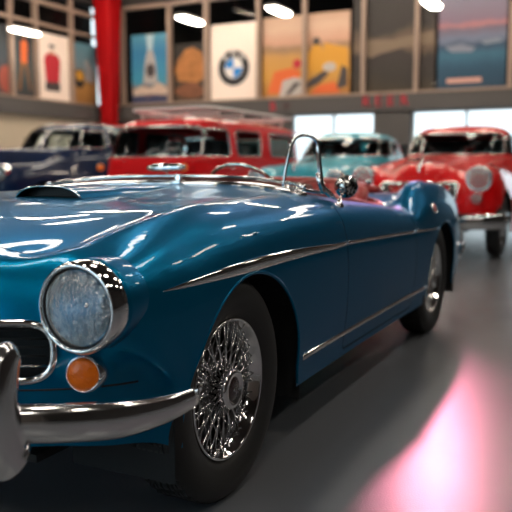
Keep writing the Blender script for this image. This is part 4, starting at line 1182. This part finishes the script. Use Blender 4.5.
    m = ramp_mat('ink_sea', [(0, (.012, .045, .085)), (.18, (.012, .06, .11)), (.32, (.03, .12, .19)), (.40, (.025, .06, .11)), (.47, (.14, .17, .25)), (.56, (.15, .12, .17)), (.60, (.42, .17, .18)), (.64, (.20, .14, .20)), (.82, (.19, .18, .24)), (1, (.10, .14, .22))], noise=.05, nscale=5, nstretch=(1, 1, 4))
    p = poster('poster', 'tall blue poster of a cold sea at dusk above the red coupe', 'B', -2.60, -.98, 2.92, 5.45, m, [
        ('printed_floe', [(.10, .40), (.34, .42), (.56, .38), (.50, .34), (.2, .35)], P('ink_floe', (.20, .22, .28), .7)),
        ('printed_floe', [(.62, .44), (.88, .46), (.96, .42), (.7, .40)], P('ink_floe_pale', (.18, .22, .28), .7)),
        ('printed_caption_bar', rounded([(.14, .055), (.66, .055), (.66, .10), (.14, .10)], .02, 3), P('ink_caption', (.62, .34, .28), .7))])
    # red lettering on the beam
    s = thing('lettering', 'row of red block letters mounted on the grey beam above the windows', 'sign', (-3.86, YB - .161, 2.665))
    redl = P('sign_red', (.50, .01, .03), .5)
    for k, ch in enumerate('REER'):
        t = text_bm(ch, .36, .012)
        obj('letter', t, redl, s, smooth=False, loc=((-.50, -.18, .14, .50)[k], 0, 0), rot=(PI / 2, 0, 0))
    s = thing('lettering', 'faint dark red mark mounted on the grey beam below the sunset poster', 'sign', (-7.0, YB - .161, 2.64))
    t = text_bm('B', .34, .012); obj('letter', t, redl, s, smooth=False, rot=(PI / 2, 0, 0))
    t = text_bm('ER', .2, .012); obj('letter', t, P('sign_dim', (.11, .05, .05), .6), s, smooth=False, loc=(.42, 0, 0), rot=(PI / 2, 0, 0))

def build_lights():
    TUBE = emit('warm_lamp_glow', (1.0, .91, .78), LAMP)
    HOUS = P('lamp_housing', (.5, .48, .45), .5)
    def lamp():
        root = thing('ceiling_light', '', 'ceiling light')
        pts = [(0, y, 0) for y in np.linspace(-.50, .50, 9)]
        obj('housing', tube(pts, [.10, .15, .16, .16, .16, .16, .16, .15, .10], seg=16, flat=(.35, 1, (0, 0, 1))), HOUS, root)
        d = obj('diffuser', tube([(0, y, -.035) for y in np.linspace(-.48, .48, 9)], [.085, .135, .145, .145, .145, .145, .145, .135, .085], seg=16, flat=(.35, 1, (0, 0, 1))), TUBE, root)
        for y in (-.4, .4): obj('suspension_wire', tube([(0, y, .05), (0, y, 2.19)], .006, seg=6), BLACK, root)
        return root
    proto = lamp(); first = True
    def put(x, y, label, group=None):
        nonlocal first
        if first: r = proto; first = False
        else:
            r = proto.copy(); COL.objects.link(r)
            for ch in proto.children:
                c = ch.copy(); COL.objects.link(c); c.parent = r
        r.location = (x, y, 4.4); r['label'] = label
        if group: r['group'] = group
    put(-11.9, 12.75, 'oval white hanging light above the dark poster of the orange figure')
    put(-7.45, 13.35, 'long white hanging light in front of the pane left of the badge poster')
    put(-5.2, 13.35, 'long white hanging light over the top of the wide sunset poster')
    put(-2.06, 14.1, 'white hanging light cut off by the top edge, left of the sea poster')
    for x in LAMPX:
        for y in LAMPY:
            put(x, y, 'hanging strip light of the rows over the parked cars, above the picture', 'strip lights over the parked cars')
    # added strips under the ceiling, out of view, to brighten the posters
    WASH = emit('wash_light_glow', (1.0, .84, .68), WASHW)
    def wash(name_loc, rz):
        r = thing('wash_light', 'long gallery wash light under the ceiling, above the picture', 'ceiling light', name_loc, rz, 'gallery wash lights along the two walls')
        obj('housing', box((0, -.04, .05), (2.2, .22, .06)), HOUS, r)
        obj('diffuser', box((0, 0, 0), (2.1, .14, .04), rot=Matrix.Rotation(math.radians(35), 3, 'X')), WASH, r)
        for x in (-.9, .9): obj('suspension_wire', tube([(x, -.04, .08), (x, -.04, ZC + .01 - name_loc[2])], .006, seg=6), BLACK, r)
    for x in (-10.3, -7.9, -5.4, -2.8, -.2, 2.4): wash((x, 14.2, 6.42), 0)
    for y in (11.6, 9.0): wash((-10.6, y, 6.42), PI / 2)
    # pink stage lamp further down the hall
    t = thing('stage_lamp', 'pink stage lamp hanging high over the red coupe, above the picture', 'lamp', PINKPOS)
    d = (Vector((1.27, .46, 0)) - Vector(PINKPOS)).normalized()
    M = axisM((0, 0, 0), d)
    obj('lamp_can', lathe([(.0, -.34), (.10, -.33), (.13, -.25), (.13, .02), (.15, .03), (.15, .05), (.125, .05), (.12, 0), (.11, -.2), (0, -.22)], 32, M), BLACK, t)
    obj('yoke', tube([(-.17, 0, -.08), (-.17, 0, .2), (.17, 0, .2), (.17, 0, -.08)], .012, seg=8), BLACK, t)
    obj('suspension_pole', tube([(0, 0, .2), (0, 0, ZC + .01 - PINKPOS[2])], .015, seg=8), BLACK, t)
    l = bpy.data.lights.new('pink_beam', 'SPOT'); l.color = (1.0, .26, .42); l.energy = PINKW; l.spot_size = math.radians(8.5); l.spot_blend = .9; l.shadow_soft_size = .14
    lo = bpy.data.objects.new('pink_beam', l); COL.objects.link(lo); lo.parent = t
    lo.location = d * .07; lo.rotation_euler = d.to_track_quat('-Z', 'Y').to_euler()
    w = bpy.data.worlds.new('daylight'); SC.world = w; w.use_nodes = True
    bg = w.node_tree.nodes['Background']; bg.inputs[0].default_value = (.78, .93, 1.0, 1); bg.inputs[1].default_value = SKY
LAMP = 9.0; SKY = 1.3; WASHW = 34.0
LAMPX = (-7.6, -5.2, -2.8, -.4, 2.0, 4.4); LAMPY = (9.6, 6.0, 2.4, -1.2, -4.8)
PINKPOS = (-1.0, 10.8, 4.4); PINKW = 420
build_room(); build_posters(); build_lights()
build_cars_behind()
build_roadster()
# ------------------------------------------------------------------ camera
cam = bpy.data.cameras.new('camera'); co = bpy.data.objects.new('camera', cam); COL.objects.link(co)
co.location = (1.7981, -1.8726, .9666)
co.rotation_euler = (PI / 2 - .116, 0, .4606)
cam.sensor_width = 36; cam.lens = 748.7 / 512 * 36
cam.dof.use_dof = True; cam.dof.focus_distance = 2.15; cam.dof.aperture_fstop = 2.6
cam.clip_end = 200
SC.camera = co
SC.view_settings.view_transform = 'Standard'; SC.view_settings.look = 'None'; SC.view_settings.gamma = 1
SC.view_settings.use_curve_mapping = False; SC.view_settings.exposure = 1.55
